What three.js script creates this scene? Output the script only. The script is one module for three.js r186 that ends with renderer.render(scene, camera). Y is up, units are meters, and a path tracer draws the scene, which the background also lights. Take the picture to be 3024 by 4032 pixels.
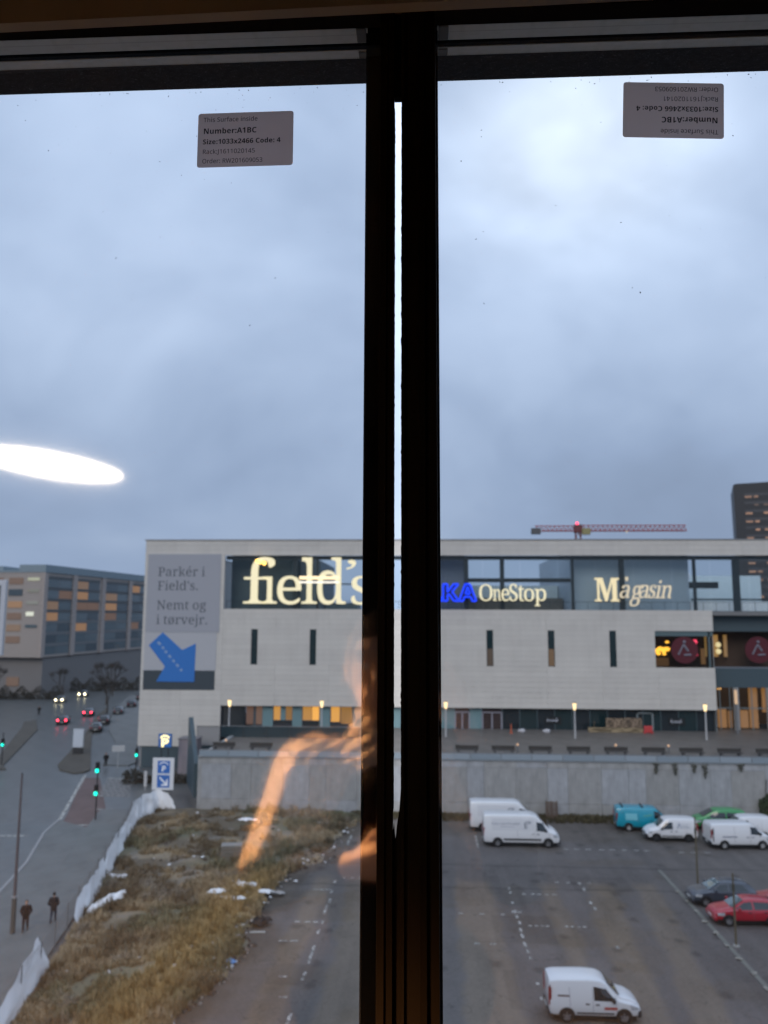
import * as THREE from 'three';
import { FontLoader } from 'three/addons/loaders/FontLoader.js';
import { RoundedBoxGeometry } from 'three/addons/geometries/RoundedBoxGeometry.js';
import { mergeGeometries, mergeVertices, toCreasedNormals } from 'three/addons/utils/BufferGeometryUtils.js';

// ---------------------------------------------------------------- camera, sky, sun, exposure
const scene = new THREE.Scene();
const camera = new THREE.PerspectiveCamera(66.0, 768 / 1024, 0.02, 1500);
const D2R = Math.PI / 180;
camera.position.set(0, 18.5, 0);
camera.rotation.order = 'YXZ';
camera.rotation.set(7.5 * D2R, 3.0 * D2R, 0.22 * D2R);
camera.focus = 0.92;
camera.userData.fStop = 8.2;
camera.updateMatrixWorld();

const renderer = new THREE.WebGLRenderer({ antialias: true });
renderer.toneMapping = THREE.LinearToneMapping;
renderer.toneMappingExposure = 1.2;
renderer.shadowMap.enabled = true;

function mulberry(a) { return () => { a |= 0; a = a + 0x6D2B79F5 | 0; let t = Math.imul(a ^ a >>> 15, 1 | a); t = t + Math.imul(t ^ t >>> 7, 61 | t) ^ t; return ((t ^ t >>> 14) >>> 0) / 4294967296; }; }
const R = mulberry(20161);
const rr = (a, b) => a + (b - a) * R();
const lerp = (a, b, t) => a + (b - a) * t, clamp = (x, a = 0, b = 1) => Math.min(b, Math.max(a, x));
const smooth = (a, b, x) => { const t = clamp((x - a) / (b - a)); return t * t * (3 - 2 * t); };
function hash(x, y, z = 0) { let h = Math.imul(x, 374761393) ^ Math.imul(y, 668265263) ^ Math.imul(z, 2147483647 - 58469); h = Math.imul(h ^ h >>> 13, 1274126177); return ((h ^ h >>> 16) >>> 0) / 4294967296; }
function vnoise(x, y, P = 0, s = 0) {
  const xi = Math.floor(x), yi = Math.floor(y); let fx = x - xi, fy = y - yi;
  fx = fx * fx * (3 - 2 * fx); fy = fy * fy * (3 - 2 * fy);
  const w = P ? (v) => ((v % P) + P) % P : (v) => v;
  const a = hash(w(xi), w(yi), s), b = hash(w(xi + 1), w(yi), s), c = hash(w(xi), w(yi + 1), s), d = hash(w(xi + 1), w(yi + 1), s);
  return lerp(lerp(a, b, fx), lerp(c, d, fx), fy);
}
function fbm(x, y, oct = 5, P = 0, s = 0) { let v = 0, a = 0.5, t = 0; for (let o = 0; o < oct; o++) { v += a * vnoise(x, y, P, s + o); t += a; a *= 0.5; x *= 2; y *= 2; if (P) P *= 2; } return v / t; }

{ // overcast dusk sky: grey-blue cloud deck, paler where the deck is thin
  const W = 2048, H = 1024, data = new Float32Array(W * H * 4);
  for (let j = 0; j < H; j++) {
    const el = ((j + 0.5) / H - 0.5) * Math.PI, y = Math.sin(el), c = Math.cos(el);
    for (let i = 0; i < W; i++) {
      const az = ((i + 0.5) / W - 0.5) * 2 * Math.PI, x = c * Math.cos(az), z = c * Math.sin(az), k = (j * W + i) * 4;
      let r = 0.36, g = 0.42, b = 0.5;
      if (y > 0) {
        const q = 1 / (y + 0.62), px = x * q * 2.5, pz = z * q * 2.5;
        const wx = fbm(px * 0.9 + 3.1, pz * 0.9 + 7.7, 3, 0, 11), wz = fbm(px * 0.9 + 9.2, pz * 0.9 + 1.3, 3, 0, 23);
        let n = fbm(px * 0.75 + pz * 0.4 + wx * 0.8 + 4.2, pz * 1.15 - px * 0.3 + wz * 0.8 + 2.6, 6, 0, 5);
        const m = fbm(px * 1.7 + pz * 0.8 + wz * 1.0, pz * 1.7 - px * 0.6 + wx * 1.0, 5, 0, 41);
        n = clamp((n - 0.5) * 1.0 + 0.46 + (m - 0.5) * 0.8, 0, 1);
        const t = smooth(0.0, 0.75, y);
        // a thin place in the deck up and to the right of the view
        const dx = x - 0.175, dy = y - 0.535, dz = z + 0.827, gap = Math.exp(-(dx * dx * 9 + dy * dy * 14 + dz * dz * 9) * 5.0); n = clamp(n + gap * 0.3);
        const lum = lerp(0.73, 1.28, t) * lerp(0.72, 1.28, n * (0.35 + 0.65 * smooth(0.0, 0.25, y)) + 0.5 * 0.65 * (1 - smooth(0.0, 0.25, y))) + gap * 0.75 * smooth(0.2, 0.7, n);
        const pale = clamp(t * 0.3 + (n - 0.5) * 0.5 + gap * 0.6);
        r = lum * lerp(0.635, 0.9, pale); g = lum * lerp(0.8, 0.985, pale); b = lum * lerp(1.1, 1.1, pale);
      }
      data[k] = r; data[k + 1] = g; data[k + 2] = b; data[k + 3] = 1;
    }
  }
  const sky = new THREE.DataTexture(data, W, H, THREE.RGBAFormat, THREE.FloatType);
  sky.mapping = THREE.EquirectangularReflectionMapping; sky.magFilter = THREE.LinearFilter; sky.minFilter = THREE.LinearFilter; sky.wrapS = THREE.RepeatWrapping; sky.needsUpdate = true;
  scene.background = sky; scene.environment = sky;
}
const sun = new THREE.DirectionalLight(0xffeedd, 1.4);   // the sun's diffuse share of light behind the deck
sun.position.set(-40, 95, 105); sun.target.position.set(0, 0, -60);
sun.castShadow = true; sun.shadow.radius = 60; sun.shadow.mapSize.set(2048, 2048);
Object.assign(sun.shadow.camera, { left: -140, right: 140, top: 120, bottom: -120, near: 1, far: 500 });
scene.add(sun, sun.target);

// ---------------------------------------------------------------- helpers
const names = {};
const numbered = (n) => { const k = names[n] = (names[n] ?? -1) + 1; return k ? `${n}_${String(k).padStart(3, '0')}` : n; };
function tag(o, label, category, group, kind) { o.userData.label = label; if (category) o.userData.category = category; if (group) o.userData.group = group; if (kind) o.userData.kind = kind; return o; }
function thing(name, label, category, pos = [0, 0, 0], ry = 0, group) {
  const o = new THREE.Group(); o.name = numbered(name); o.position.set(...pos); o.rotation.y = ry; tag(o, label, category, group); scene.add(o); return o;
}
function part(parent, name, geo, mat, label) {
  const m = new THREE.Mesh(Array.isArray(geo) ? join(geo) : geo, mat); m.name = name; m.castShadow = m.receiveShadow = true; if (label) m.userData.label = label; parent.add(m); return m;
}
function solo(name, label, category, geo, mat, pos, ry = 0, group) {
  const m = part(scene, numbered(name), geo, mat); if (pos) m.position.set(...pos); m.rotation.y = ry; return tag(m, label, category, group);
}
function structure(name, geo, mat, label) { const m = part(scene, numbered(name), geo, mat); m.userData.kind = 'structure'; m.userData.label = label; return m; }
function join(list) {
  const ok = list.map((g) => { const h = g.index ? g.toNonIndexed() : g; for (const k of Object.keys(h.attributes)) if (!['position', 'normal', 'uv'].includes(k)) h.deleteAttribute(k); if (!h.attributes.uv) h.setAttribute('uv', new THREE.BufferAttribute(new Float32Array(h.attributes.position.count * 2), 2)); if (!h.attributes.normal) h.computeVertexNormals(); return h; });
  return mergeGeometries(ok);
}
const C = (r, g, b) => new THREE.Color().setRGB(r, g, b);
const mat = (r, g, b, roughness = 0.85, metalness = 0, extra = {}) => new THREE.MeshStandardMaterial({ color: C(r, g, b), roughness, metalness, ...extra });
const phys = (r, g, b, roughness, extra) => new THREE.MeshPhysicalMaterial({ color: C(r, g, b), roughness, ...extra });
const glow = (r, g, b, k, base = 0.05) => new THREE.MeshStandardMaterial({ color: C(base, base, base), emissive: C(r, g, b), emissiveIntensity: k, roughness: 0.6 });
function box(x0, x1, y0, y1, z0, z1) { const g = new THREE.BoxGeometry(x1 - x0, y1 - y0, Math.abs(z1 - z0)); g.translate((x0 + x1) / 2, (y0 + y1) / 2, (z0 + z1) / 2); return g; }
function rbox(x0, x1, y0, y1, z0, z1, r = 0.02, seg = 1) { const g = new RoundedBoxGeometry(x1 - x0, y1 - y0, Math.abs(z1 - z0), seg, r); g.translate((x0 + x1) / 2, (y0 + y1) / 2, (z0 + z1) / 2); return g; }
function bar(a, b, r, seg = 6, r2 = r) {
  const A = new THREE.Vector3(...a), B = new THREE.Vector3(...b), d = B.clone().sub(A), g = new THREE.CylinderGeometry(r2, r, d.length(), seg);
  g.applyQuaternion(new THREE.Quaternion().setFromUnitVectors(new THREE.Vector3(0, 1, 0), d.normalize())); g.translate(...A.add(B).multiplyScalar(0.5).toArray()); return g;
}
function uvM(g, s = 1) { // uv in metres, by the way each face points
  const h = g.index ? g.toNonIndexed() : g, p = h.attributes.position, n = h.attributes.normal, uv = new Float32Array(p.count * 2);
  for (let i = 0; i < p.count; i++) {
    const ax = Math.abs(n.getX(i)), ay = Math.abs(n.getY(i)), az = Math.abs(n.getZ(i));
    const [u, v] = ay >= ax && ay >= az ? [p.getX(i), p.getZ(i)] : ax > az ? [p.getZ(i), p.getY(i)] : [p.getX(i), p.getY(i)];
    uv[i * 2] = u * s; uv[i * 2 + 1] = v * s;
  }
  h.setAttribute('uv', new THREE.BufferAttribute(uv, 2)); return h;
}
function texture(W, H, fn, srgb = true, repeat = true) {
  const d = new Uint8Array(W * H * 4);
  for (let j = 0; j < H; j++) for (let i = 0; i < W; i++) { const c = fn(i, j, i / W, j / H), k = (j * W + i) * 4; for (let q = 0; q < 3; q++) { let v = clamp(c[q]); if (srgb) v = v <= 0.0031308 ? v * 12.92 : 1.055 * Math.pow(v, 1 / 2.4) - 0.055; d[k + q] = v * 255; } d[k + 3] = 255; }
  const t = new THREE.DataTexture(d, W, H); t.magFilter = THREE.LinearFilter; t.minFilter = THREE.LinearMipmapLinearFilter; t.generateMipmaps = true; if (srgb) t.colorSpace = THREE.SRGBColorSpace; if (repeat) t.wrapS = t.wrapT = THREE.RepeatWrapping; t.needsUpdate = true; return t;
}
function sheet(points, y, holesUv = 1) { // flat polygon at height y, points [x, z], uv in metres
  const s = new THREE.Shape(points.map(([x, z]) => new THREE.Vector2(x, -z))), g = new THREE.ShapeGeometry(s); g.rotateX(-Math.PI / 2); g.translate(0, y, 0); return uvM(g);
}
function slab(points, y0, y1) { const s = new THREE.Shape(points.map(([x, z]) => new THREE.Vector2(x, -z))), g = new THREE.ExtrudeGeometry(s, { depth: y1 - y0, bevelEnabled: false }); g.rotateX(-Math.PI / 2); g.translate(0, y0, 0); return uvM(g); }
function isoMesh(f, [x0, y0, z0], [x1, y1, z1], h) { // surface nets
  const nx = Math.ceil((x1 - x0) / h) + 1, ny = Math.ceil((y1 - y0) / h) + 1, nz = Math.ceil((z1 - z0) / h) + 1, v = new Float32Array(nx * ny * nz), id = new Int32Array(nx * ny * nz).fill(-1), at = (i, j, k) => i + nx * (j + ny * k);
  for (let k = 0; k < nz; k++) for (let j = 0; j < ny; j++) for (let i = 0; i < nx; i++) v[at(i, j, k)] = f(x0 + i * h, y0 + j * h, z0 + k * h);
  const pos = [], ind = [];
  for (let k = 0; k < nz - 1; k++) for (let j = 0; j < ny - 1; j++) for (let i = 0; i < nx - 1; i++) {
    let n = 0, sx = 0, sy = 0, sz = 0;
    for (let e = 0; e < 12; e++) {
      const ax = e >> 2, b = e & 3, o = [0, 0, 0]; o[(ax + 1) % 3] = b & 1; o[(ax + 2) % 3] = b >> 1; const q = [...o]; q[ax] = 1;
      const va = v[at(i + o[0], j + o[1], k + o[2])], vb = v[at(i + q[0], j + q[1], k + q[2])];
      if (va < 0 !== vb < 0) { const t = va / (va - vb); sx += o[0] + (q[0] - o[0]) * t; sy += o[1] + (q[1] - o[1]) * t; sz += o[2] + (q[2] - o[2]) * t; n++; }
    }
    if (n) { id[at(i, j, k)] = pos.length / 3; pos.push(x0 + (i + sx / n) * h, y0 + (j + sy / n) * h, z0 + (k + sz / n) * h); }
  }
  const quad = (a, b, c, d, flip) => { if (a < 0 || b < 0 || c < 0 || d < 0) return; flip ? ind.push(a, c, b, a, d, c) : ind.push(a, b, c, a, c, d); };
  for (let k = 1; k < nz - 1; k++) for (let j = 1; j < ny - 1; j++) for (let i = 1; i < nx - 1; i++) {
    const s = v[at(i, j, k)] < 0;
    if (s !== v[at(i + 1, j, k)] < 0) quad(id[at(i, j - 1, k - 1)], id[at(i, j, k - 1)], id[at(i, j, k)], id[at(i, j - 1, k)], !s);
    if (s !== v[at(i, j + 1, k)] < 0) quad(id[at(i - 1, j, k - 1)], id[at(i - 1, j, k)], id[at(i, j, k)], id[at(i, j, k - 1)], !s);
    if (s !== v[at(i, j, k + 1)] < 0) quad(id[at(i - 1, j - 1, k)], id[at(i, j - 1, k)], id[at(i, j, k)], id[at(i - 1, j, k)], !s);
  }
  const g = new THREE.BufferGeometry(); g.setAttribute('position', new THREE.BufferAttribute(new Float32Array(pos), 3)); g.setIndex(ind); g.computeVertexNormals(); return g;
}
const serif = await new FontLoader().loadAsync('fonts/droid/droid_serif_regular.typeface.json');
const serifBold = await new FontLoader().loadAsync('fonts/droid/droid_serif_bold.typeface.json');
const sansBold = await new FontLoader().loadAsync('fonts/droid/droid_sans_bold.typeface.json');

// lettering too soft in the photograph to read: rows of uneven pen strokes
const strokes = (c, x, y, w, h, seed) => { const q = mulberry(seed); let p = x, i = 0; while (p < x + w) { const k = h * (0.13 + 0.08 * q()), t = i++ === 0 ? h * 1.3 : h * (0.7 + 0.6 * Math.floor(q() * 1.4)); c.fillRect(p, y - t, k, t); if (q() > 0.35) c.fillRect(p, y - h * (q() > 0.5 ? 0.7 : 0.12), h * 0.45, h * 0.12); p += h * (0.38 + 0.3 * q()); } };
// ---------------------------------------------------------------- materials
const T_asphalt = texture(512, 512, (i, j, u, v) => { const a = fbm(u * 8, v * 8, 6, 8, 3), b = vnoise(u * 256, v * 256, 256, 9), c = fbm(u * 3, v * 3, 4, 3, 17), k = 0.62 + 0.3 * a + 0.22 * b + 0.3 * (c - 0.5); return [k, k, k]; });
const T_concrete = texture(512, 512, (i, j, u, v) => { const a = fbm(u * 6, v * 6, 6, 6, 31), st = fbm(u * 24, v * 3, 4, 0, 37), k = 0.68 + 0.3 * a + 0.22 * (st - 0.5); return [k, k * 1.0, k * 0.99]; });
const T_paint = texture(256, 256, (i, j, u, v) => { const k = 0.92 + 0.1 * fbm(u * 5, v * 5, 5, 5, 53); return [k, k, k]; });
const T_clad = texture(512, 512, (i, j, u, v) => { const k = 0.9 + 0.1 * fbm(u * 6, v * 6, 5, 6, 57) + 0.09 * (fbm(u * 40, v * 2, 4, 0, 59) - 0.5) + 0.05 * (fbm(u * 9, v * 1.2, 3, 0, 60) - 0.5); return [k, k * 0.995, k * 0.985]; }); T_clad.repeat.set(0.11, 0.11);
const T_worn = texture(256, 256, (i, j, u, v) => { const w = smooth(0.36, 0.62, fbm(u * 9, v * 9, 5, 9, 77)), k = lerp(0.3, 1, w); return [k, k, k]; });
T_asphalt.repeat.set(0.22, 0.22); T_concrete.repeat.set(0.28, 0.28); T_paint.repeat.set(0.5, 0.5); T_worn.repeat.set(0.9, 0.9);
const asphalt = mat(0.112, 0.121, 0.121, 0.36, 0, { map: T_asphalt }), paving = mat(0.15, 0.155, 0.15, 0.6, 0, { map: T_asphalt }), redlane = mat(0.15, 0.105, 0.098, 0.8, 0, { map: T_asphalt });
const kerbstone = mat(0.3, 0.3, 0.3, 0.85), markWhite = mat(0.5, 0.5, 0.47, 0.8, 0, { map: T_worn }), soil = mat(0.075, 0.064, 0.045, 1, 0, { map: T_asphalt });
const steelDark = mat(0.05, 0.052, 0.055, 0.5, 0.4), steelGrey = mat(0.22, 0.225, 0.23, 0.5, 0.5), black = mat(0.012, 0.012, 0.013, 0.6), rubber = mat(0.018, 0.018, 0.019, 0.9);
const whitePaint = mat(0.75, 0.76, 0.77, 0.5), darkGlass = phys(0.012, 0.03, 0.034, 0.12, { clearcoat: 0.4 }), carGlass = phys(0.015, 0.02, 0.022, 0.06, { clearcoat: 1 });
const chrome = mat(0.5, 0.5, 0.52, 0.3, 0.9);

// ---------------------------------------------------------------- ground, lot, streets
structure('ground', uvM(new THREE.PlaneGeometry(1800, 1800, 1, 1).rotateX(-Math.PI / 2).translate(0, -0.03, -300)), mat(0.11, 0.115, 0.12, 0.9, 0, { map: T_asphalt }), 'dark wet ground spreading out behind the streets');
const at1 = (pts, z) => { for (let i = 0; i < pts.length - 1; i++) if (z <= pts[i][1] && z >= pts[i + 1][1]) return lerp(pts[i][0], pts[i + 1][0], (z - pts[i][1]) / (pts[i + 1][1] - pts[i][1])); return z > pts[0][1] ? pts[0][0] : pts.at(-1)[0]; };
const FENCE = [[-17.0, -22], [-19.0, -37.7], [-19.6, -41.8], [-21.1, -49.1], [-22.5, -56.1], [-24.6, -65.5], [-26.5, -73.1], [-26.2, -76.9]];
const EDGE = [[-13, -22], [-12.5, -33], [-11.5, -39.1], [-10.8, -40.3], [-10.2, -44], [-9.9, -46], [-10.6, -50.5], [-10.3, -54.6], [-10.1, -59.6], [-7.8, -62.6], [-8.1, -65.8], [-6.8, -72], [-4, -76.9]];
const gx0 = (z) => at1(FENCE, z) + 0.08, gx1 = (z) => at1(EDGE, z) + (fbm(z * 0.9, 3, 4, 0, 201) - 0.5) * 1.4;
const LX0 = -20, LX1 = 52, LZ0 = -77.25, LZ1 = -15;
const bands = [[-7.3, 1.5, 0.02], [-4.4, 2.1, -0.02], [-0.8, 1.5, 0.01], [3.2, 2.6, 0.0], [8.4, 1.2, 0.02], [11.9, 1.9, 0.09], [15.1, 1.7, 0.1]];
const T_lot = texture(1400, 1212, (i, j, u, v) => {
  const x = lerp(LX0, LX1, u), z = lerp(LZ1, LZ0, v);
  const f = fbm(x * 0.55, z * 0.55, 5, 0, 101), g = vnoise(x * 14, z * 14, 0, 103), big = fbm(x * 0.13 + 5, z * 0.1, 4, 0, 107), streak = fbm(x * 1.6, z * 0.09 + 30, 4, 0, 109);
  let k = 0.1 * (0.68 + 0.34 * f + 0.26 * g + 0.5 * (big - 0.5) + 0.35 * (streak - 0.5)), warm = 0.55;
  if (z < -23 && z > -60) for (const [c, w, sl] of bands) { const d = Math.abs(x - (c - sl * (z + 58))) + (f - 0.5) * 0.9 + (g - 0.5) * 0.25; const m = smooth(w * 0.5 + 0.3, w * 0.5 - 0.3, d) * smooth(-60, -57.5, z + (f - 0.5) * 2); k *= 1 + 0.2 * m; warm += m * 1.0; }
  // tar joints across the lot
  for (const zc of [-62.3, -57.3]) k *= 1 - 0.32 * smooth(0.22, 0.06, Math.abs(z - zc + (f - 0.5) * 0.7));
  if (z < -68) { const m = smooth(-68, -70.5, z + (f - 0.5) * 4); k *= 1 - 0.12 * m; warm += m * 0.5; }
  if (x > 17.6) { k *= 0.95; warm += 0.15; }
  const cr = fbm(x * 0.42 + 9, z * 0.42, 4, 0, 127), cr2 = fbm(x * 0.9 + 29, z * 0.9 + 3, 3, 0, 129); k *= 1 - 0.4 * smooth(0.006, 0.001, Math.abs(cr - 0.5)) - 0.3 * smooth(0.006, 0.001, Math.abs(cr2 - 0.47));
  { const cx = Math.floor(x / 2.3), cz = Math.floor(z / 2.3), h = hash(cx, cz, 131); if (h > 0.72) { const ox = (cx + 0.3 + 0.4 * hash(cx, cz, 133)) * 2.3, oz = (cz + 0.3 + 0.4 * hash(cx, cz, 137)) * 2.3, d = Math.hypot(x - ox, (z - oz) * 0.8) + (g - 0.5) * 0.18; k *= 1 - 0.38 * smooth(0.55 * h, 0.1, d); } }
  { const px = Math.floor((x + 3) / 6.1), pz2 = Math.floor(z / 7.7), h = hash(px, pz2, 139), fx = (x + 3) / 6.1 - px, fz = z / 7.7 - pz2; if (h > 0.6 && fx > 0.15 && fx < 0.15 + 0.7 * hash(px, pz2, 141) && fz > 0.2 && fz < 0.4 + 0.4 * hash(px, pz2, 143)) k *= 0.84; }
  { const e = Math.abs(x - gx1(z)); if (x > -14) { const m = smooth(2.6, 0.2, x - gx1(z) + (f - 0.5) * 3.2); k *= 1 - 0.32 * m; warm += m * 0.9; } }
  const dirt = smooth(0.56, 0.72, fbm(x * 0.33 + 50, z * 0.33, 5, 0, 113)); warm += dirt * 0.45; k *= 1 - 0.12 * dirt;
  return [k * (1.04 + 0.15 * warm), k * (0.99 + 0.035 * warm), k * (1.03 - 0.13 * warm)];
}, true, false);
const lotGeo = new THREE.PlaneGeometry(LX1 - LX0, LZ1 - LZ0).rotateX(-Math.PI / 2).translate((LX0 + LX1) / 2, 0, (LZ0 + LZ1) / 2);
const lot = structure('parking_lot', lotGeo, mat(1, 1, 1, 0.8, 0, { map: T_lot }), 'worn asphalt parking lot with faded brown bands below the window');
{ // worn paint dashes of the bays
  const dash = (x, z, lx, lz) => part(lot, 'paint_dash', uvM(new THREE.BoxGeometry(lx, 0.006, lz).translate(x, 0.006, z)), markWhite);
  for (const [z, l] of [[-69.2, 1.4], [-67.6, 1.3], [-58.0, 0.5], [-56.0, 0.55], [-54.2, 0.7], [-52.6, 1.5], [-50.6, 0.5], [-49.1, 0.8], [-46.0, 2.3], [-43.6, 0.4], [-43.0, 0.3], [-38.9, 1.1], [-35, 1], [-33, 1]]) dash(-6.35 + rr(-0.05, 0.05), z, 0.15, l);
  for (const [z, l] of [[-57.3, 0.4], [-56.5, 0.3], [-54.6, 0.3], [-53.0, 0.5], [-52.2, 0.4], [-51.2, 0.45], [-50.1, 0.55], [-49.2, 0.6], [-48.0, 0.65], [-47.1, 0.4], [-46.2, 0.35], [-43.2, 0.3], [-41.6, 0.3]]) dash(5.65 + rr(-0.06, 0.06), z, 0.16, l);
  for (const [z, l] of [[-58.6, 0.25], [-57.5, 0.6], [-54.9, 0.4], [-53.9, 0.4], [-47.9, 0.3]]) dash(10.75 + rr(-0.1, 0.1), z, 0.17, l);
  dash(5.7, -53.0, 0.6, 0.3);
  for (let x = -7.5; x < -6.6; x += 0.42) dash(x, -56.3, 0.36, 0.12);
  for (const [x0, x1, z, st, l] of [[-7.8, -6.4, -50.55, 0.55, 0.38], [-8.2, -7.0, -47.7, 0.6, 0.45], [-5.9, -4.6, -58.85, 0.6, 0.2], [6.6, 8.8, -56.3, 0.5, 0.26], [6.3, 7.5, -50.8, 0.33, 0.2], [8.5, 9.5, -50.8, 0.33, 0.2], [2.9, 4.0, -47.95, 0.9, 0.32], [9.2, 12.2, -58.8, 0.75, 0.25], [11.2, 18.3, -66.9, 0.92, 0.42], [20.2, 23, -66.6, 1.0, 0.4], [2.2, 5, -52.5, 1.3, 0.3]]) for (let x = x0; x < x1; x += st) dash(x + rr(-0.05, 0.05), z + rr(-0.03, 0.03), l, 0.15);
  dash(-7.4, -43.2, 0.42, 0.12); dash(-7.0, -41.0, 0.42, 0.12); dash(4.2, -68.6, 0.14, 3.4);
}
{ // kerb strip on the right of the lot
  const k = structure('kerb_strip', uvM(box(0, 0.28, 0, 0.02, -30, 0)), mat(0.2, 0.2, 0.18, 0.9, 0, { map: T_concrete }), 'narrow flush kerb line in front of the parked cars');
  k.position.set(17.0, 0.004, -32); k.rotation.y = 0.0;
}
structure('street', sheet([[-20, -20], [-19.4, -38], [-21.6, -49.5], [-25, -66], [-27.5, -77], [-21, -78], [-22, -90], [-36, -99], [-44, -130], [-60, -180], [-70, -240], [-160, -240], [-150, -150], [-90, -60], [-60, -20]], 0.0), asphalt, 'wide grey asphalt street curving away to the left');
const sidewalkPts = [[-17.2, -22], [-19.3, -38], [-21.4, -49.1], [-22.8, -56.1], [-24.9, -65.5], [-26.9, -73.1], [-28.6, -76.8], [-31.0, -76.8], [-29.6, -70.5], [-27.9, -63.7], [-26.5, -58.5], [-25.6, -54.2], [-24.6, -47.2], [-22.4, -38], [-20.5, -22]];
const sidewalk = structure('sidewalk', slab(sidewalkPts, 0.0, 0.12), paving, 'light paved sidewalk running along the tarp fence');
structure('cycle_path', slab([[-20.54, -22], [-22.44, -38], [-24.64, -47.2], [-25.64, -54.2], [-26.54, -58.5], [-27.94, -63.7], [-29.64, -70.5], [-33.1, -72.7], [-32.4, -68.6], [-29.8, -60.5], [-28.4, -54.1], [-25.6, -38], [-23.5, -22]], 0, 0.07), paving, 'cycle path one kerb lower beside the sidewalk');
{ // kerbs as single stones along the carriageway
  const line = [[-23.6, -22], [-25.7, -38], [-28.5, -54.1], [-29.9, -60.5], [-32.5, -68.6], [-33.2, -72.7]], kerb = structure('kerb', box(-23.7, -23.55, -0.01, 0.05, -22, -21.6), kerbstone, 'row of grey kerb stones beside the cycle path');
  for (let i = 0; i < line.length - 1; i++) { const [ax, az] = line[i], [bx, bz] = line[i + 1], L = Math.hypot(bx - ax, bz - az), n = Math.round(L / 1.6), a = Math.atan2(bx - ax, bz - az); for (let q = 0; q < n; q++) { const t = (q + 0.5) / n, m = part(kerb, 'kerb_stone', new RoundedBoxGeometry(0.22, 0.16, L / n - 0.03, 1, 0.02), kerbstone); m.position.set(lerp(ax, bx, t), 0.04, lerp(az, bz, t)); m.rotation.y = a; } }
}
structure('cycle_crossing', sheet([[-27.6, -68.0], [-32.2, -71.0], [-33.6, -75.5], [-39.2, -91.5], [-37.2, -91.5], [-30.5, -76.9], [-28.4, -73]], 0.004), redlane, 'faded red cycle crossing beside the traffic signal mast');
const street2 = structure('road_marking', sheet([[-39.65, -92.8], [-39.3, -92.8], [-33.0, -72.8], [-32.05, -68.4], [-32.35, -68.4], [-33.35, -72.8]], 0.009), markWhite, 'long white edge line beside the red cycle crossing');
for (const q of [[[-31.6, -77.3], [-29.9, -77.3], [-29.9, -77.0], [-31.6, -77.0]], [[-33, -71.5], [-30, -71.6], [-30, -71.3], [-33, -71.2]], [[-44, -67.2], [-33.6, -68.0], [-33.6, -67.6], [-44, -66.8]], [[-36.5, -62], [-35.9, -62], [-33.8, -58], [-34.4, -58]], [[-33.6, -57.2], [-33, -57.2], [-31.8, -54.8], [-32.4, -54.8]]]) part(street2, 'stripe', sheet(q, 0.0095), markWhite);
{ const cw = structure('crosswalk', sheet([[-36.3, -91.6], [-33.4, -91.6], [-33.4, -91.3], [-36.3, -91.3]], 0.009), markWhite, 'pale crosswalk bars beyond the signal mast');
  for (let q = 0; q < 6; q++) { const z = -90.4 + q * 1.5, x0 = lerp(-36.0, -33.5, q / 6), x1 = lerp(-33.2, -30.1, q / 6); part(cw, 'bar', sheet([[x0, z - 0.5], [x1, z - 0.5], [x1 + 0.2, z + 0.5], [x0 + 0.2, z + 0.5]], 0.0095), mat(0.3, 0.29, 0.28, 0.8, 0, { map: T_worn })); } }
const verge = mat(0.1, 0.09, 0.075, 1, 0, { map: T_asphalt });
structure('traffic_island', slab([[-41.1, -93.4], [-43.6, -95.2], [-45.4, -98.4], [-47.9, -107], [-53.2, -124.3], [-60.6, -146.7], [-64.1, -160], [-59.8, -148], [-52, -124], [-46.6, -111], [-40.1, -95.7], [-40.2, -94]], 0, 0.14), verge, 'pointed brown traffic island in the middle of the street');
structure('traffic_island', slab([[-50.2, -95.2], [-51.8, -97.4], [-62.5, -127.6], [-68.4, -139], [-69.5, -137], [-66.1, -129.4], [-56.1, -104.5], [-52.2, -94.6]], 0, 0.14), verge, 'brown verge strip left of the carriageway');
structure('sidewalk', slab([[-36.6, -98.6], [-40, -99], [-45, -116], [-51, -128], [-60, -152], [-68, -182], [-62, -182], [-50, -140], [-36.4, -101]], 0, 0.12), paving, 'pale pavement along the far side of the white mall');

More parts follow.
